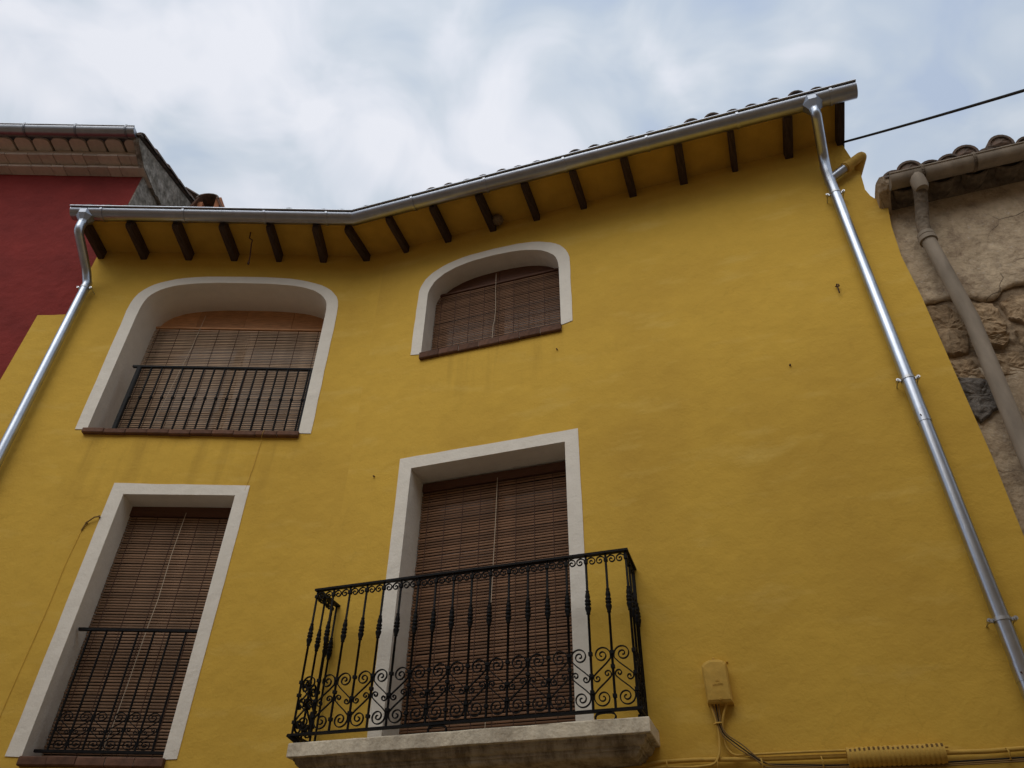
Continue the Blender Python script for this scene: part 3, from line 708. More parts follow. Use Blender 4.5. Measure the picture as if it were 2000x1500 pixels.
# ------------------------------------------------------------------ zinc gutter of the yellow house
def half_ring(cw, cv, r, th, a0=180.0, a1=360.0, n=18, tilt=0):
    out = []
    for k in range(n + 1):
        a = R_(a0 + (a1 - a0) * k / n + tilt); out.append((cw + r * math.cos(a), cv + r * math.sin(a)))
    for k in range(n, -1, -1):
        a = R_(a0 + (a1 - a0) * k / n + tilt); out.append((cw + (r - th) * math.cos(a), cv + (r - th) * math.sin(a)))
    return out
GR = 0.086
def gutter_run(Fm, ends, m, r, th=0.003, segs=(), name='channel', parent=None):
    """ends: list of (u0(w) func or value, v) pairs"""
    (ua, va, ma), (ub, vb, mb_) = ends
    def sec(u, v, mit):
        return [P(u + mit * w, w, v + z) for w, z in half_ring(GC, 0.0, r, th)]
    A = sec(ua, va, ma); B = sec(ub, vb, mb_); n = len(A)
    b = MB(); b.add(A + B, [(i, (i + 1) % n, n + (i + 1) % n, n + i) for i in range(n)], True)
    # bead along the front lip
    fa = P(ua + ma * (GC + r), GC + r + 0.010, va + 0.004); fb = P(ub + mb_ * (GC + r), GC + r + 0.010, vb + 0.004)
    b.tube([fa, fb], 0.011, 8)
    for e_, mit, pl in ((ua, ma, A), (ub, mb_, B)):
        if mit == 0:
            h = n // 2; b.add(pl[:h], [tuple(range(h))])
    return b.build(name, m, parent, Fm)
GC = 0.562
gut = tag(empty('eave_gutter', FL @ T(0, GC, 8.2)), 'long shiny zinc gutter along the bent eave of the yellow house', 'gutter')
VG = lambda left, u: 8.322 if left else 8.318 - 0.012 * max(u, 0)
gutter_run(FL, [(-3.20, 8.322, 0), (0.0, 8.322, -TB)], M['zinc'], GR, parent=gut)
gutter_run(FR, [(0.0, 8.322, TB), (5.305, 8.262, 0)], M['zinc'], GR, parent=gut)
def strap(Fm, u, v, r=GR, m=None, parent=None, c=None, wd=0.012):
    b = MB(); c = GC if c is None else c
    b.prism(half_ring(c, v, r + 0.008, 0.0075, 150, 382, 16), u - wd, u + wd); 
    b.build('bracket', m or M['zinc'], parent, Fm)
for u in (-2.86, -1.961, -1.07, -0.387): strap(FL, u, 8.322, parent=gut)
for u in (0.817, 1.648, 2.503, 3.355, 4.228, 5.078): strap(FR, u, 8.322 - 0.06 * u / 5.3, parent=gut)

# ------------------------------------------------------------------ downpipes
def downpipe(label, Fm, pts, r, hopper, joints, clamps, straight_u, m):
    root = tag(empty('downpipe', Fm @ T(straight_u[1][0], 0.08, 0)), label, 'downpipe')
    neck = MB(); neck.tube(fillet([P(*p) for p in pts], 0.11, 8), r, 16); neck.build('swan_neck', M['zinc_bright'], root, Fm)
    hb = MB(); c = hopper
    hb.lathe([(r * 1.04, -0.16), (r * 1.06, -0.118), (r * 1.12, -0.11), (0.094, -0.050), (0.098, 0.0), (0.094, 0.022)], 8, P(c[0], c[1], c[2]), smooth=False)
    hb.build('outlet', M['zinc_matt'], root, Fm)
    (ua, va), (ub, vb) = straight_u
    cuts = [va] + joints + [vb]
    for i, (a, b_) in enumerate(zip(cuts[:-1], cuts[1:])):
        q = MB(); f = lambda v: ua + (ub - ua) * (va - v) / (va - vb)
        rr = r if i == 0 else r * (1.0 - 0.02 * (i % 2))
        q.tube([P(f(a), 0.085, a), P(f((a + b_) / 2), 0.085, (a + b_) / 2), P(f(b_), 0.085, b_ - 0.03)], rr, 20)
        q.build('pipe', m if i == 0 else M['zinc'], root, Fm)
        if i > 0:
            s_ = MB(); s_.tube([P(f(a), 0.085, a + 0.035), P(f(a), 0.085, a - 0.07)], r * 1.055, 20); s_.build('sleeve', M['zinc'], root, Fm)
            rv = MB(); rv.lathe([(0.0, 0), (0.006, 0.001), (0.005, 0.004)], 6, (0, 0, 0)); rv.xform(Matrix.Translation(P(f(a) - 0.02, 0.085 + r * 1.05, a - 0.03)) @ Matrix.Rotation(R_(90), 4, 'X')); rv.build('rivet', M['rust'], root, Fm)
    for v in clamps:
        u = ua + (ub - ua) * (va - v) / (va - vb)
        cl = MB(); cl.tube([P(u, 0.085, v - 0.011), P(u, 0.085, v + 0.011)], r * 1.09, 20)
        cl.box(u - r * 1.55, u - r * 0.95, 0.078, 0.092, v - 0.011, v + 0.011); cl.box(u + r * 0.95, u + r * 1.55, 0.078, 0.092, v - 0.011, v + 0.011)
        k = cl.build('clamp', M['clamp'], root, Fm)
        for s_ in (-1, 1):
            sb = MB(); sb.tube([P(u + s_ * r * 1.5, 0.104, v), P(u + s_ * r * 1.5, 0.074, v)], 0.0135, 8); sb.tube([P(u + s_ * r * 1.5, 0.112, v), P(u + s_ * r * 1.5, 0.0, v)], 0.005, 6)
            sb.build('clamp_screw', M['clamp'], k, Fm)
    return root
PR = 0.047
dp1 = downpipe('zinc downpipe at the red house end of the yellow front', FL, [(-3.045, 0.565, 8.14), (-3.045, 0.56, 8.03), (-3.055, 0.15, 7.83), (-3.028, 0.085, 7.70), (-3.027, 0.085, 7.62)], PR, (-3.043, GC, 8.285),
         [], [7.625, 4.6, 2.4], ((-3.028, 7.72), (-2.96, 0.15)), M['zinc_bright'])
dp2 = downpipe('long zinc downpipe with a side branch beside the old stone house', FR, [(4.905, 0.565, 8.10), (4.905, 0.56, 8.04), (4.945, 0.14, 7.955), (4.936, 0.085, 7.80), (4.93, 0.085, 7.60)], PR, (4.905, GC, 8.225),
         [4.90, 3.10], [7.44, 5.227, 3.389, 1.3], ((4.936, 7.86), (4.87, 0.15)), M['zinc_bright'])
br = MB(); br.tube([P(4.937, 0.085, 7.66), P(5.105, 0.085, 7.775)], PR * 0.86, 14); br.build('branch_pipe', M['zinc'], dp2, FR)
by = MB(); by.tube(fillet([P(5.09, 0.085, 7.765), P(5.285, 0.085, 7.893), P(5.215, -0.06, 7.80), P(5.15, -0.22, 7.72)], 0.035, 6), PR * 0.95, 14); by.tube([P(5.10, 0.085, 7.772), P(5.13, 0.085, 7.792)], PR * 1.14, 14); by.build('painted_elbow', M['yellow_obj'], dp2, FR)

# ------------------------------------------------------------------ red house
red = tag(empty('red_house', FL @ T(-6.5, 0, 0)), 'taller dark red house with clay tile cornice and grey gable left of yellow front', 'house')
b = MB(); b.box(-14.0, -3.128, -6.0, -0.03, 0.0, 9.80); b.build('wall', M['red'], red, FL)
b = MB()
gp = [(0.43, 9.975), (0.40, 9.93), (0.11, 9.80), (-0.31, 9.796), (-0.36, 9.83), (-3.4, 9.83), (-3.4, 11.58)]   # (w, v)
b.prism(gp, -3.126, -3.055); b.build('gable_band', M['greyrender'], red, FL)
b = MB(); b.prism([(-0.028, 6.0), (-0.028, 9.81), (-3.4, 9.86), (-3.4, 6.0)], -3.126, -3.105); b.build('gable_wall', M['greyrender'], red, FL)
def course(v0, v1, w1, uend, lens, name):
    u = uend; i = 0
    while u > -7.6:
        L = lens[i % len(lens)] * random.uniform(0.9, 1.1)
        q = MB(); dz = random.uniform(-0.004, 0.004)
        q.box(u - L + 0.005, u - 0.003, -0.2, w1 + random.uniform(-0.004, 0.004), v0 + dz, v1 + dz); q.build(name, M['cornice'], red, FL); u -= L; i += 1
course(9.797, 9.835, 0.105, -3.062, (0.30, 0.16, 0.28), 'cornice_brick')
course(9.863, 9.902, 0.235, -3.075, (0.17, 0.15, 0.26), 'cornice_brick')
b = MB(); b.box(-7.6, -3.14, -0.2, 0.085, 9.838, 9.862); b.box(-7.6, -3.14, -0.2, 0.215, 9.905, 9.972); b.build('mortar_bed', M['cornice'], red, FL)
tb = MB(); hw_ = 0.101
tg_ = [(-hw_, -0.5), (-hw_, -0.055)] + [(-hw_ * math.cos(R_(a_)) ** 0.8 if a_ < 90 else hw_ * abs(math.cos(R_(a_))) ** 0.8, -0.055 + 0.055 * math.sin(R_(a_))) for a_ in (20, 40, 60, 80, 100, 120, 140, 160)] + [(hw_, -0.055), (hw_, -0.5)]
nt_ = len(tg_); tv = [P(x, y, 0) for x, y in tg_] + [P(x * 0.98, y, 0.035) for x, y in tg_]
tb.add(tv, [(i, (i + 1) % nt_, nt_ + (i + 1) % nt_, nt_ + i) for i in range(nt_)] + [tuple(range(nt_))[::-1], tuple(range(nt_, 2 * nt_))])
ct = tb.mesh('cornice_tile', M['cornice'])
for k in range(17):
    # round-ended clay tongues resting on the brick courses
    inst(ct, 'cornice_tile', red, FL @ T(-3.185 - 0.2305 * k + random.uniform(-0.008, 0.008), 0.395 + random.uniform(-0.006, 0.006), 9.975 + random.uniform(-0.003, 0.003)) @ Matrix.Rotation(random.uniform(-0.03, 0.03), 4, 'Z'))
b = MB(); b.box(-7.6, -3.13, -0.2, 0.34, 10.013, 10.022); b.build('eave_board', M['cement_dark'], red, FL)
rb = MB(); rb.prism([(0.46, 9.992), (0.46, 10.025), (-3.5, 10.025 + 3.96 * 0.42), (-3.5, 9.992 + 3.96 * 0.42)], -7.6, -3.03); rroof = rb.build('roof', M['tile'], red, FL)
rs = Matrix.Rotation(math.atan(0.42), 4, 'X')
for i in range(9):
    inst(tile_me, 'tile', rroof, FL @ T(-3.075 + random.uniform(-0.01, 0.01), 0.40 - 0.33 * i, 10.01 + 0.33 * i * 0.42 + random.uniform(0, 0.015)) @ rs)
GCr = 0.475
def simple_gutter(name, label, Fm, u0, u1, v, c, r, m, straps, mstrap):
    root = tag(empty(name, Fm @ T(u1, c, v)), label, 'gutter'); b = MB()
    b.prism(half_ring(c, v, r, 0.004), u0, u1, True)
    b.add([P(u1, w, z) for w, z in half_ring(c, v, r, 0.004)[:19]], [tuple(range(19))]); b.add([P(u0, w, z) for w, z in half_ring(c, v, r, 0.004)[:19]], [tuple(range(19))])
    b.tube([P(u0, c + r, v + 0.003), P(u1, c + r, v + 0.003)], 0.010, 8); b.build('channel', m, root, Fm)
    for u in straps: strap(Fm, u, v, r, mstrap, root, c)
    return root
simple_gutter('eave_gutter', 'dull grey gutter high on the red house', FL, -7.6, -3.09, 10.035, GCr, 0.082, M['dark_gutter'], (-3.20, -3.83, -4.47), M['zinc_dark'])
# chimney cap: two tiles leaning together on brick legs, a curved tile on top
cx, cw = -2.685, -1.05
for du, hh, dw_ in ((-0.165, 0.19, 0.0), (0.075, 0.30, 0.02)):
    b = MB(); b.prism([(cw - 0.2, 10.220), (cw + 0.16 + dw_, 10.220), (cw + 0.13, 10.310), (cw + 0.16, 10.220 + hh), (cw - 0.2, 10.220 + hh)], cx + du, cx + du + 0.075); b.build('brick', M['brick'], roofs[0], FL)
b = MB(); b.box(cx - 0.09, cx + 0.073, cw - 0.16, cw + 0.02, 10.220, 10.430); b.build('brick', M['brick'], roofs[0], FL)
b = MB(); b.box(cx - 0.24, cx + 0.26, cw - 0.24, cw + 0.19, 10.170, 10.220); b.build('chimney_ledge', M['cement_dark'], roofs[0], FL)
for (x0_, z0_, x1_, z1_) in ((-0.235, 10.225, -0.165, 10.470), (0.265, 10.225, 0.115, 10.490)):
    d_ = Vector((x1_ - x0_, z1_ - z0_)).normalized() * 1.0; nx_, nz_ = -d_.y * 0.028, d_.x * 0.028
    if x0_ > 0: nx_, nz_ = -nx_, -nz_
    b = MB(); b.plate([(cx + x0_, z0_), (cx + x1_, z1_), (cx + x1_ - nx_, z1_ - nz_), (cx + x0_ - nx_, z0_ - nz_)], cw - 0.22, cw + 0.20); b.build('cap_tile', M['terracotta'], roofs[0], FL)
q = tile_mesh(0.165, 0.15, 0.45, 0.022, 9); q.xform(Matrix.Translation(P(cx - 0.02, cw + 0.21, 10.445)) @ Matrix.Diagonal((1, 1, 0.62, 1))); q.build('ridge_tile', M['tile'], roofs[0], FL)
q = tile_mesh(0.075, 0.06, 0.45, 0.016, 9); q.xform(Matrix.Translation(P(-3.25, -1.08, 10.90)) @ Matrix.Rotation(R_(-50), 4, 'Z')); q.build('ridge_tile', M['tile'], red, FL)

# ------------------------------------------------------------------ old stone house
st = tag(empty('stone_house', FR @ T(7.5, 0, 0)), 'crumbling stone house with flaking plaster, right of the yellow front', 'house')
WS = -0.075
def rough_sheet(poly_top, name, m, w, thick, Fm, parent, res=0.07, amp=0.008, box_=None, mask=None):
    u0, u1, v0, v1 = box_; nu = int((u1 - u0) / res); nv = int((v1 - v0) / res); b = MB(); idx = {}
    vs = []; fs = []
    from mathutils import noise as mn
    for i in range(nu + 1):
        for j in range(nv + 1):
            u = u0 + (u1 - u0) * i / nu; v = v0 + (v1 - v0) * j / nv
            d = mn.noise(Vector((u * 2.1, v * 2.1, 3.3))) * amp + mn.noise(Vector((u * 7, v * 7, 1.3))) * amp * 0.6
            idx[i, j] = len(vs); vs.append(P(u, w + d, v))
    for i in range(nu):
        for j in range(nv): fs.append((idx[i, j], idx[i + 1, j], idx[i + 1, j + 1], idx[i, j + 1]))
    b.add(vs, fs, True); return b.build(name, m, parent, Fm)
rough_sheet(None, 'wall', M['rubble'], WS - 0.035, 0, FR, st, 0.06, 0.022, (5.0, 9.5, 2.6, 7.25))
b = MB(); b.box(5.0, 9.5, -4, WS - 0.10, 0, 7.25); b.build('wall_core', M['rubble'], st, FR)
b = MB(); b.box(5.24, 9.5, -0.2, WS - 0.03, 0, 2.62); b.build('wall_base', M['plaster'], st, FR)
from mathutils import noise as mnoise
# plaster coat above, with a broken lower edge
def plaster_coat(ul, ur, vtop, edge, name, wp=WS, res=0.045):
    b = MB(); n = int((ur - ul) / res); rows = 30; vs = []; fs = []
    for i in range(n + 1):
        u = ul + (ur - ul) * i / n; ve = edge(u)
        for j in range(rows + 1):
            t = j / rows; v = vtop + (ve - vtop) * t
            d = mnoise.noise(Vector((u * 1.7, v * 1.7, 8.8))) * 0.010 + mnoise.noise(Vector((u * 6, v * 6, 2.2))) * 0.004
            vs.append(P(u, wp + d - (0.012 if j == rows else 0), v))
        vs.append(P(u, wp - 0.05, ve + 0.01))
    R = rows + 2
    for i in range(n):
        for j in range(R - 1): fs.append((i * R + j, (i + 1) * R + j, (i + 1) * R + j + 1, i * R + j + 1))
    b.add(vs, fs, True); return b.build(name, M['plaster'], st, FR)
def edge1(u):
    return 6.07 + 0.05 * mnoise.noise(Vector((u * 3.1, 0, 5))) + 0.035 * mnoise.noise(Vector((u * 11, 0, 2))) - (0.10 * math.exp(-((u - 5.76) / 0.10) ** 2))
plaster_coat(5.19, 9.5, 7.25, edge1, 'plaster')
def edge2b(u): return 3.0
# lower skin of plaster below the exposed stones
def coat_low():
    b = MB(); res = 0.045; ul, ur = 5.18, 9.5; n = int((ur - ul) / res); rows = 36; vs = []; fs = []
    for i in range(n + 1):
        u = ul + (ur - ul) * i / n; vt = 5.36 + 0.10 * mnoise.noise(Vector((u * 4.0, 3, 1))) + 0.05 * mnoise.noise(Vector((u * 13, 1, 7)))
        vs.append(P(u, WS - 0.055, vt - 0.012))
        for j in range(rows + 1):
            v = vt + (2.6 - vt) * j / rows
            d = mnoise.noise(Vector((u * 2.4, v * 2.4, 1.8))) * 0.014 + mnoise.noise(Vector((u * 8, v * 8, 6.2))) * 0.007
            vs.append(P(u, WS - 0.012 + d - (0.01 if j == 0 else 0), v))
    R = rows + 2
    for i in range(n):
        for j in range(R - 1): fs.append((i * R + j, (i + 1) * R + j, (i + 1) * R + j + 1, i * R + j + 1))
    b.add(vs, fs, True); b.build('plaster', M['plaster'], st, FR)
coat_low()
def stone(pts, w, m, bulge=0.03):
    cu = sum(p[0] for p in pts) / len(pts); cv = sum(p[1] for p in pts) / len(pts); b = MB(); n0 = len(pts); K_ = 7
    dense = []
    for i in range(n0):
        a, c = pts[i], pts[(i + 1) % n0]
        for k in range(K_):
            t = k / K_; dense.append((a[0] * (1 - t) + c[0] * t, a[1] * (1 - t) + c[1] * t))
    dense = [(u + 0.016 * mnoise.noise(Vector((u * 16, v * 16, 0.7))), v + 0.016 * mnoise.noise(Vector((u * 16, v * 16, 9.1)))) for u, v in dense]
    n = len(dense); vs = [P(u, w - 0.06, v) for u, v in dense]
    prof_ = ((1.0, 0.0), (0.975, bulge * 0.7), (0.93, bulge), (0.8, bulge), (0.62, bulge), (0.42, bulge), (0.2, bulge))
    for s_, h in prof_:
        for u, v in dense:
            x = cu + (u - cu) * s_; y = cv + (v - cv) * s_
            d = 0.016 * mnoise.noise(Vector((x * 9, y * 14, 4.4))) + 0.012 * (1 - abs(mnoise.noise(Vector((x * 19, y * 34, 2.4)))) * 2.2) + 0.006 * mnoise.noise(Vector((x * 50, y * 70, 1.4)))
            vs.append(P(x, w + h + (d if h else 0), y))
    vs.append(P(cu, w + bulge, cv)); fs = []; R = len(prof_)
    for r in range(R): fs += [(r * n + i, r * n + (i + 1) % n, (r + 1) * n + (i + 1) % n, (r + 1) * n + i) for i in range(n)]
    fs += [(R * n + i, R * n + (i + 1) % n, (R + 1) * n) for i in range(n)]
    b.add(vs, fs, False); return b.build('stone', m, st, FR)
WSt = WS - 0.035
stone([(5.20, 6.04), (5.44, 6.02), (5.50, 5.86), (5.505, 5.70), (5.44, 5.50), (5.19, 5.50)], WSt, M['stone'], 0.030)
stone([(5.20, 5.47), (5.44, 5.455), (5.47, 5.26), (5.46, 5.235), (5.22, 5.30), (5.20, 5.30)], WSt, M['stone'], 0.020)
stone([(5.24, 5.295), (5.455, 5.225), (5.475, 5.09), (5.455, 4.955), (5.30, 4.86), (5.22, 5.05)], WSt + 0.03, M['stone_grey'], 0.022)
stone([(5.585, 5.60), (5.75, 5.585), (5.73, 5.53), (5.66, 5.49), (5.575, 5.52)], WSt + 0.01, M['stone'], 0.05)
stone([(5.80, 5.94), (5.90, 5.985), (6.10, 5.97), (6.10, 5.70), (5.90, 5.66), (5.81, 5.76)], WSt, M['stone'], 0.03)
stone([(5.54, 6.02), (5.75, 5.95), (5.78, 5.75), (5.74, 5.62), (5.56, 5.64), (5.53, 5.80)], WSt, M['stone'], 0.022)
stone([(5.80, 5.63), (6.05, 5.63), (6.08, 5.40), (5.80, 5.42)], WSt, M['stone'], 0.025)
stone([(5.50, 5.46), (5.76, 5.44), (5.78, 5.22), (5.52, 5.24)], WSt, M['stone'], 0.02)
u = 6.12
while u < 9.2:
    for v in (5.95, 5.66):
        L = random.uniform(0.24, 0.42); h = random.uniform(0.18, 0.25)
        stone([(u, v), (u + L - 0.03, v + random.uniform(-.02, .02)), (u + L - 0.03, v - h), (u, v - h + random.uniform(-.02, .02))], WSt, M['stone'], 0.025)
    u += 0.40
# eave of the stone house: mortar cove with tile bellies, then rough tiles
b = MB(); b.prism([(-0.2, 7.225), (-0.055, 7.225), (-0.02, 7.255), (0.09, 7.275), (0.15, 7.30), (0.15, 7.33), (-0.2, 7.36)], 5.33, 9.5); b.build('cornice', M['cement_dark'], st, FR)
b = MB(); ee = [(-0.3, 7.12), (-0.10, 7.17), (-0.03, 7.19), (0.06, 7.215), (0.15, 7.255), (0.20, 7.30), (0.215, 7.36), (0.14, 7.395), (0.02, 7.42), (-0.3, 7.36)]; ne = len(ee); ev = []
for uu, sc_ in ((5.262, 0.86), (5.282, 1.0), (5.315, 1.02), (5.352, 0.97)):
    ev += [P(uu + random.uniform(-0.008, 0.008), 0.0 + w * sc_ + random.uniform(-0.010, 0.010), 7.29 + (v - 7.29) * sc_ + random.uniform(-0.010, 0.010)) for w, v in ee]
b.add(ev, [(r * ne + i, r * ne + (i + 1) % ne, (r + 1) * ne + (i + 1) % ne, (r + 1) * ne + i) for r in range(3) for i in range(ne)] + [tuple(range(ne))[::-1], tuple(range(3 * ne, 4 * ne))]); b.build('eave_end', M['plaster'], st, FR)
flip = Matrix.Rotation(R_(180), 4, 'Y')
stile = tile_mesh(0.125, 0.10, 0.45, 0.018, 11).mesh('cornice_tile', M['cement_dark'])
for k in range(14):
    inst(stile, 'cornice_tile', st, FR @ T(5.50 + 0.275 * k + random.uniform(-0.02, 0.02), 0.14, 7.325) @ Matrix.Rotation(random.uniform(-0.06, 0.06), 4, 'Z') @ Matrix.Rotation(R_(4), 4, 'X') @ flip)
b = MB(); b.prism([(0.22, 7.345), (0.22, 7.37), (-4, 7.37 + 4.2 * 0.3), (-4, 7.345 + 4.2 * 0.3)], 5.30, 9.5); sroof = b.build('roof', M['tile'], st, FR)
btile = tile_mesh(0.108, 0.09, 0.45, 0.02, 11, True).mesh('tile', M['tile'])
for k, (u, dv_, w) in enumerate([(5.40, -0.03, 0.18), (5.53, 0.0, 0.22), (5.70, -0.045, 0.20), (5.85, -0.03, 0.21), (5.99, 0.02, 0.22), (6.15, -0.05, 0.2), (6.28, 0.045, 0.22), (6.47, -0.03, 0.2), (6.60, 0.03, 0.22)] + [(6.85 + 0.25 * i, 0.02, 0.2) for i in range(10)]):
    inst(btile, 'tile', sroof, FR @ T(u, w + 0.02, 7.345 + dv_ + random.uniform(-0.012, 0.012)) @ Matrix.Rotation(random.uniform(-0.12, 0.12), 4, 'Z') @ Matrix.Rotation(math.atan(0.3), 4, 'X'))
simple_gutter('eave_gutter', 'old mossy cement gutter under the ragged tiles of the stone house', FR, 5.345, 9.4, 7.288, 0.215, 0.082, M['cement_pipe'], (5.61, 6.02, 6.5), M['cement_dark'])
sp = tag(empty('downpipe', FR @ T(5.46, 0.09, 0)), 'fat brownish cement downpipe on the stone house wall', 'downpipe')
b = MB(); b.tube([P(5.475, 0.07, 6.63), P(5.50, 0.07, 5.69), P(5.43, 0.07, 4.5), P(5.35, 0.07, 3.0), P(5.33, 0.07, 0.1)], 0.057, 18); b.build('pipe', M['cement_pipe'], sp, FR)
b = MB(); b.tube(fillet([P(5.555, 0.215, 7.24), P(5.55, 0.20, 7.12), P(5.53, 0.10, 6.97), P(5.49, 0.075, 6.82), P(5.475, 0.07, 6.66)], 0.07), 0.054, 16); b.build('swan_neck', M['cement_dark'], sp, FR)
b = MB(); b.lathe([(0.052, -0.17), (0.062, -0.13), (0.066, -0.04), (0.062, 0.02), (0.05, 0.04)], 12, P(5.555, 0.225, 7.25)); b.build('outlet', M['cement_pipe'], sp, FR)
b = MB(); b.tube([P(5.475, 0.07, 6.60), P(5.475, 0.07, 6.645)], 0.071, 18); b.tube([P(5.476, 0.07, 6.655), P(5.476, 0.07, 6.69)], 0.068, 18); b.build('collar', M['cement_pipe'], sp, FR)
# a dark crack in the plaster: a thin recessed groove lined with shadowed mortar
# ------------------------------------------------------------------ wall fittings
box = tag(empty('junction_box', FR @ T(3.2, 0.05, 3.05)), 'yellow painted junction box with an arched top on the right wall', 'junction box')
arch = [(3.128, 3.052), (3.122, 3.285), (3.14, 3.305), (3.17, 3.318), (3.2, 3.322), (3.235, 3.318), (3.262, 3.308), (3.278, 3.29), (3.284, 3.050)]
b = MB()
bulge = lambda u: 0.018 * (1 - ((u - 3.203) / 0.082) ** 2)
n = len(arch)
vs = [P(u, 0.0, v) for u, v in arch] + [P(u, 0.065, v) for u, v in arch]
cu, cv = 3.203, 3.18
for sc_, h in ((0.965, 0.074), (0.86, 0.083), (0.45, 0.087)): vs += [P(cu + (u - cu) * sc_, h, cv + (v - cv) * sc_) for u, v in arch]
fs = []
for r in range(4): fs += [(r * n + i, r * n + (i + 1) % n, (r + 1) * n + (i + 1) % n, (r + 1) * n + i) for i in range(n)]
fs.append(tuple(4 * n + i for i in range(n))); b.add(vs, fs, False); b.build('cover', M['yellow_obj'], box, FR)
b = MB(); b.tube([P(3.21, 0.07, 3.072), P(3.21, 0.094, 3.072)], 0.010, 10); b.tube([P(3.21, 0.093, 3.072), P(3.21, 0.098, 3.072)], 0.004, 8); b.build('screw', M['yellow_obj'], box, FR)
# faint raised maker's mark on the cover, painted over
b = MB(); b.tube([P(3.175, 0.0935, 3.158), P(3.19, 0.0935, 3.165), P(3.205, 0.0935, 3.16), P(3.225, 0.0935, 3.166), P(3.24, 0.0935, 3.16)], 0.0022, 5); b.tube([P(3.195, 0.0935, 3.182), P(3.21, 0.0935, 3.187), P(3.222, 0.0935, 3.181)], 0.002, 5)
b.build('embossed_mark', M['yellow_obj'], box, FR)
for (u, v, r) in ((3.199, 3.345, 0.010), (3.282, 3.318, 0.008)):
    b = MB(); b.lathe([(r, 0), (r * 0.9, 0.008), (r * 0.4, 0.014)], 8); b.xform(Matrix.Translation(P(u, 0, v)) @ Matrix.Rotation(R_(90), 4, 'X')); b.build('wall_plug', M['yellow_obj'], box, FR)
def cable(name, label, cat, pts, r, m, Fm=FR, rad=0.05, parent=None, group=None):
    b = MB(); b.tube(fillet([P(*p) for p in pts], rad, 6), r, 8); o = b.build(name, m, parent, Fm)
    if parent is None: tag(o, label, cat, group)
    return o
cable('conduit', 'thick yellow painted cable running along the wall foot under the junction box', 'cable', [(0.2, 0.03, 2.70), (1.8, 0.03, 2.71), (2.55, 0.03, 2.715), (2.80, 0.03, 2.745), (3.0, 0.03, 2.746), (3.4, 0.03, 2.728), (3.9, 0.03, 2.718), (4.6, 0.03, 2.70), (5.2, 0.03, 2.715)], 0.013, M['yellow_obj'])
cable('cable', 'yellow cable looping out of the box bottom and turning right to the ribbed sleeve', 'cable', [(3.245, 0.045, 3.06), (3.205, 0.03, 2.975), (3.19, 0.028, 2.91), (3.20, 0.025, 2.80), (3.235, 0.03, 2.757), (3.35, 0.05, 2.752), (3.65, 0.052, 2.748), (3.90, 0.052, 2.742), (4.4, 0.05, 2.73)], 0.0075, M['yellow_obj'])
cable('cable', 'pale cable dropping straight from the box then turning left along the wall foot', 'cable', [(3.14, 0.045, 3.06), (3.166, 0.04, 2.94), (3.168, 0.035, 2.86), (3.155, 0.05, 2.76), (3.12, 0.055, 2.708), (3.0, 0.055, 2.70), (2.82, 0.05, 2.712), (2.5, 0.04, 2.70)], 0.0075, M['yellow_obj'])
for k, (du, m_, lab) in enumerate(((0.0, 'cable_black', 'black cable slanting down right from the box between two brown strands'), (0.020, 'cable_brown', 'brown cable slanting down right from the box, upper strand'), (-0.020, 'cable_brown', 'brown cable slanting down right from the box, lower strand'))):
    cable('cable', lab, 'cable', [(3.175 + du, 0.045, 3.06), (3.178 + du * 0.4, 0.045, 2.93), (3.20 + du * 0.7, 0.05, 2.87), (3.28 + du * 0.9, 0.052, 2.80 + du * 0.35), (3.37 + du * 0.4, 0.055, 2.722), (3.42 + du, 0.05, 2.695 - 0.008 * k), (3.75, 0.045, 2.672 - 0.009 * k), (4.3, 0.04, 2.655 - 0.009 * k), (5.2, 0.04, 2.66 - 0.009 * k)], 0.0042, M[m_], rad=0.03)
for (u, v, h, lab) in ((3.168, 2.938, 0.0, 'pale tie round the cables just under the junction box'), (3.385, 2.70, 1, 'cable tie where the slanting cables turn along the wall foot'), (3.72, 2.69, 1, 'cable tie left of the ribbed sleeve'), (2.83, 2.715, 1, 'cable tie at the right end of the balcony slab'), (3.13, 2.715, 1, 'cable tie where the pale cable turns left below the box'), (4.68, 2.68, 1, 'cable tie right of the ribbed sleeve')):
    b = MB()
    if h: b.tube([P(u, 0.012, v + 0.030), P(u + 0.004, 0.052, v + 0.028), P(u + 0.008, 0.068, v), P(u + 0.006, 0.05, v - 0.03), P(u, 0.01, v - 0.032)], 0.004, 6)
    else: b.tube([P(u - 0.02, 0.04, v), P(u, 0.056, v + 0.002), P(u + 0.03, 0.058, v + 0.001)], 0.0055, 6)
    tag(b.build('cable_tie', M['yellow_obj'], None, FR), lab, 'cable tie', 'ties holding the cables to the wall')
# ribbed sleeve round the cable joint
sl = tag(empty('cable_sleeve', FR @ T(4.18, 0.05, 2.65)), 'ribbed yellow half-round sleeve over the cables at the bottom right', 'cable sleeve')
b = MB(); b.tube([P(3.865, 0.052, 2.703), P(4.375, 0.052, 2.698)], 0.050, 18); b.build('shell', M['yellow_obj'], sl, FR)
nr = 20
ribm = MB(); ribm.tube([P(0, 0, 0), P(0.014, 0, 0)], 0.0535, 18); rib_me = ribm.mesh('rib', M['yellow_obj'])
for k in range(nr): inst(rib_me, 'rib', sl, FR @ T(3.866 + 0.0252 * k, 0.052, 2.703 - 0.005 * k / nr))
tm = MB(); tm.box(0, 0.011, -0.003, 0.006, 0, 0.014); t_me = tm.mesh('slot', M['cable_brown'])
for k in range(nr): inst(t_me, 'slot', sl, FR @ T(3.8805 + 0.0252 * k, 0.0905, 2.728 - 0.005 * k / nr + random.uniform(-0.004, 0.004)))
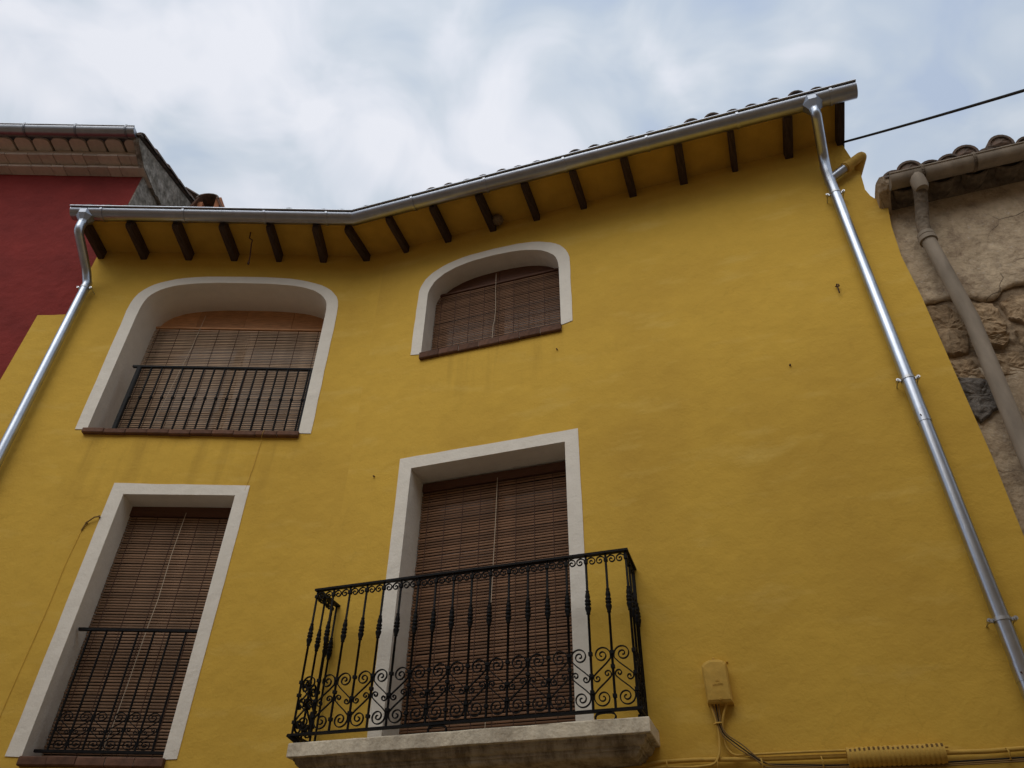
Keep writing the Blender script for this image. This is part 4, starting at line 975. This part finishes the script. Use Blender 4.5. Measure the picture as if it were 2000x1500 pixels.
# hooks, nails, wires
b = MB(); b.tube([P(4.687, 0.0, 6.37), P(4.687, 0.03, 6.37), P(4.70, 0.034, 6.36), P(4.70, 0.034, 6.34), P(4.686, 0.032, 6.335), P(4.686, 0.026, 6.27)], 0.0055, 6); b.tube([P(4.672, 0.02, 6.355), P(4.708, 0.025, 6.352)], 0.005, 6)
tag(b.build('wall_hook', M['rust'], None, FR), 'small rusty hook high on the right wall near the long downpipe', 'hook')
for (u, v, lab) in ((4.151, 5.62, 'tiny nail in the middle of the right wall'), (2.217, 6.293, 'nail below the right corner of the small arched window'), (0.497, 5.224, 'nail left of the balcony doorway')):
    b = MB(); b.tube([P(u, 0, v), P(u, 0.02, v - 0.003)], 0.007, 6); tag(b.build('nail', M['rust'], None, FR), lab, 'nail')
b = MB(); b.tube([P(-1.30, 0.33, 8.317), P(-1.29, 0.33, 8.22), P(-1.255, 0.32, 8.20), P(-1.262, 0.30, 8.16), P(-1.27, 0.22, 8.03), P(-1.273, 0.20, 7.96)], 0.007, 6)
b.tube([P(-1.273, 0.20, 7.965), P(-1.274, 0.199, 7.935)], 0.012, 6)
tag(b.build('hanging_hook', M['rust'], None, FL), 'rusty iron hook hanging from the eave over the wide arched window', 'hook')
b = MB(); b.tube([P(-1.918, 0.02, 4.852), P(-1.95, 0.03, 4.84), P(-2.01, 0.012, 4.795), P(-2.03, 0.006, 4.72)], 0.006, 6); b.tube([P(-2.02, 0.0, 4.797), P(-2.0, 0.02, 4.797)], 0.009, 6); b.tube([P(-1.92, 0.0, 4.855), P(-1.915, 0.025, 4.855)], 0.009, 6)
tag(b.build('wire', M['cable_brown'], None, FL), 'short bit of brown wire nailed beside the tall square window', 'wire')
cable('wire', 'thin painted wire running down the wall left of the tall square window', 'wire', [(-2.03, 0.004, 4.73), (-2.05, 0.004, 4.4), (-2.045, 0.004, 4.0), (-2.06, 0.004, 3.6), (-2.07, 0.004, 3.2), (-2.06, 0.004, 2.6)], 0.0018, M['yellow'], FL, 0.1)
cable('wire', 'pale wire hanging from the sill of the wide arched window', 'wire', [(-0.66, 0.05, 5.79), (-0.672, 0.054, 5.74), (-0.68, 0.006, 5.68), (-0.69, 0.005, 5.4), (-0.71, 0.005, 5.15)], 0.0018, M['yellow_obj'], FL, 0.02)
b = MB(); b.lathe([(0.012, -0.05), (0.055, -0.035), (0.07, 0.0), (0.05, 0.04), (0.02, 0.055)], 9); b.xform(Matrix.Translation(P(1.615, 0.10, 8.27)))
tag(b.build('bird_nest', M['nest'], None, FR), 'broken mud nest tucked beside a rafter over the small arched window', 'nest')
# overhead line from the corner of the yellow house
A = FR @ P(5.19, 0.03, 8.225); dirB = Vector((0.52429083, 0.41228517, 0.74507722)); B = Vector((0, 0, 1.6)) + dirB * 6.6; D_ = (B - A)
pts = [A + D_ * (k / 24 * 3.0) - Vector((0, 0, 0.35 * (1 - (2 * k / 24 - 1) ** 2) * 0.25)) for k in range(25)]
b = MB(); b.tube(pts, 0.011, 8)
tag(b.build('overhead_cable', M['cable_black'], None), 'black overhead cable leaving the corner of the yellow eave across the sky', 'cable')

sc.render.engine = 'CYCLES'
sc.render.resolution_x = 1024; sc.render.resolution_y = 768
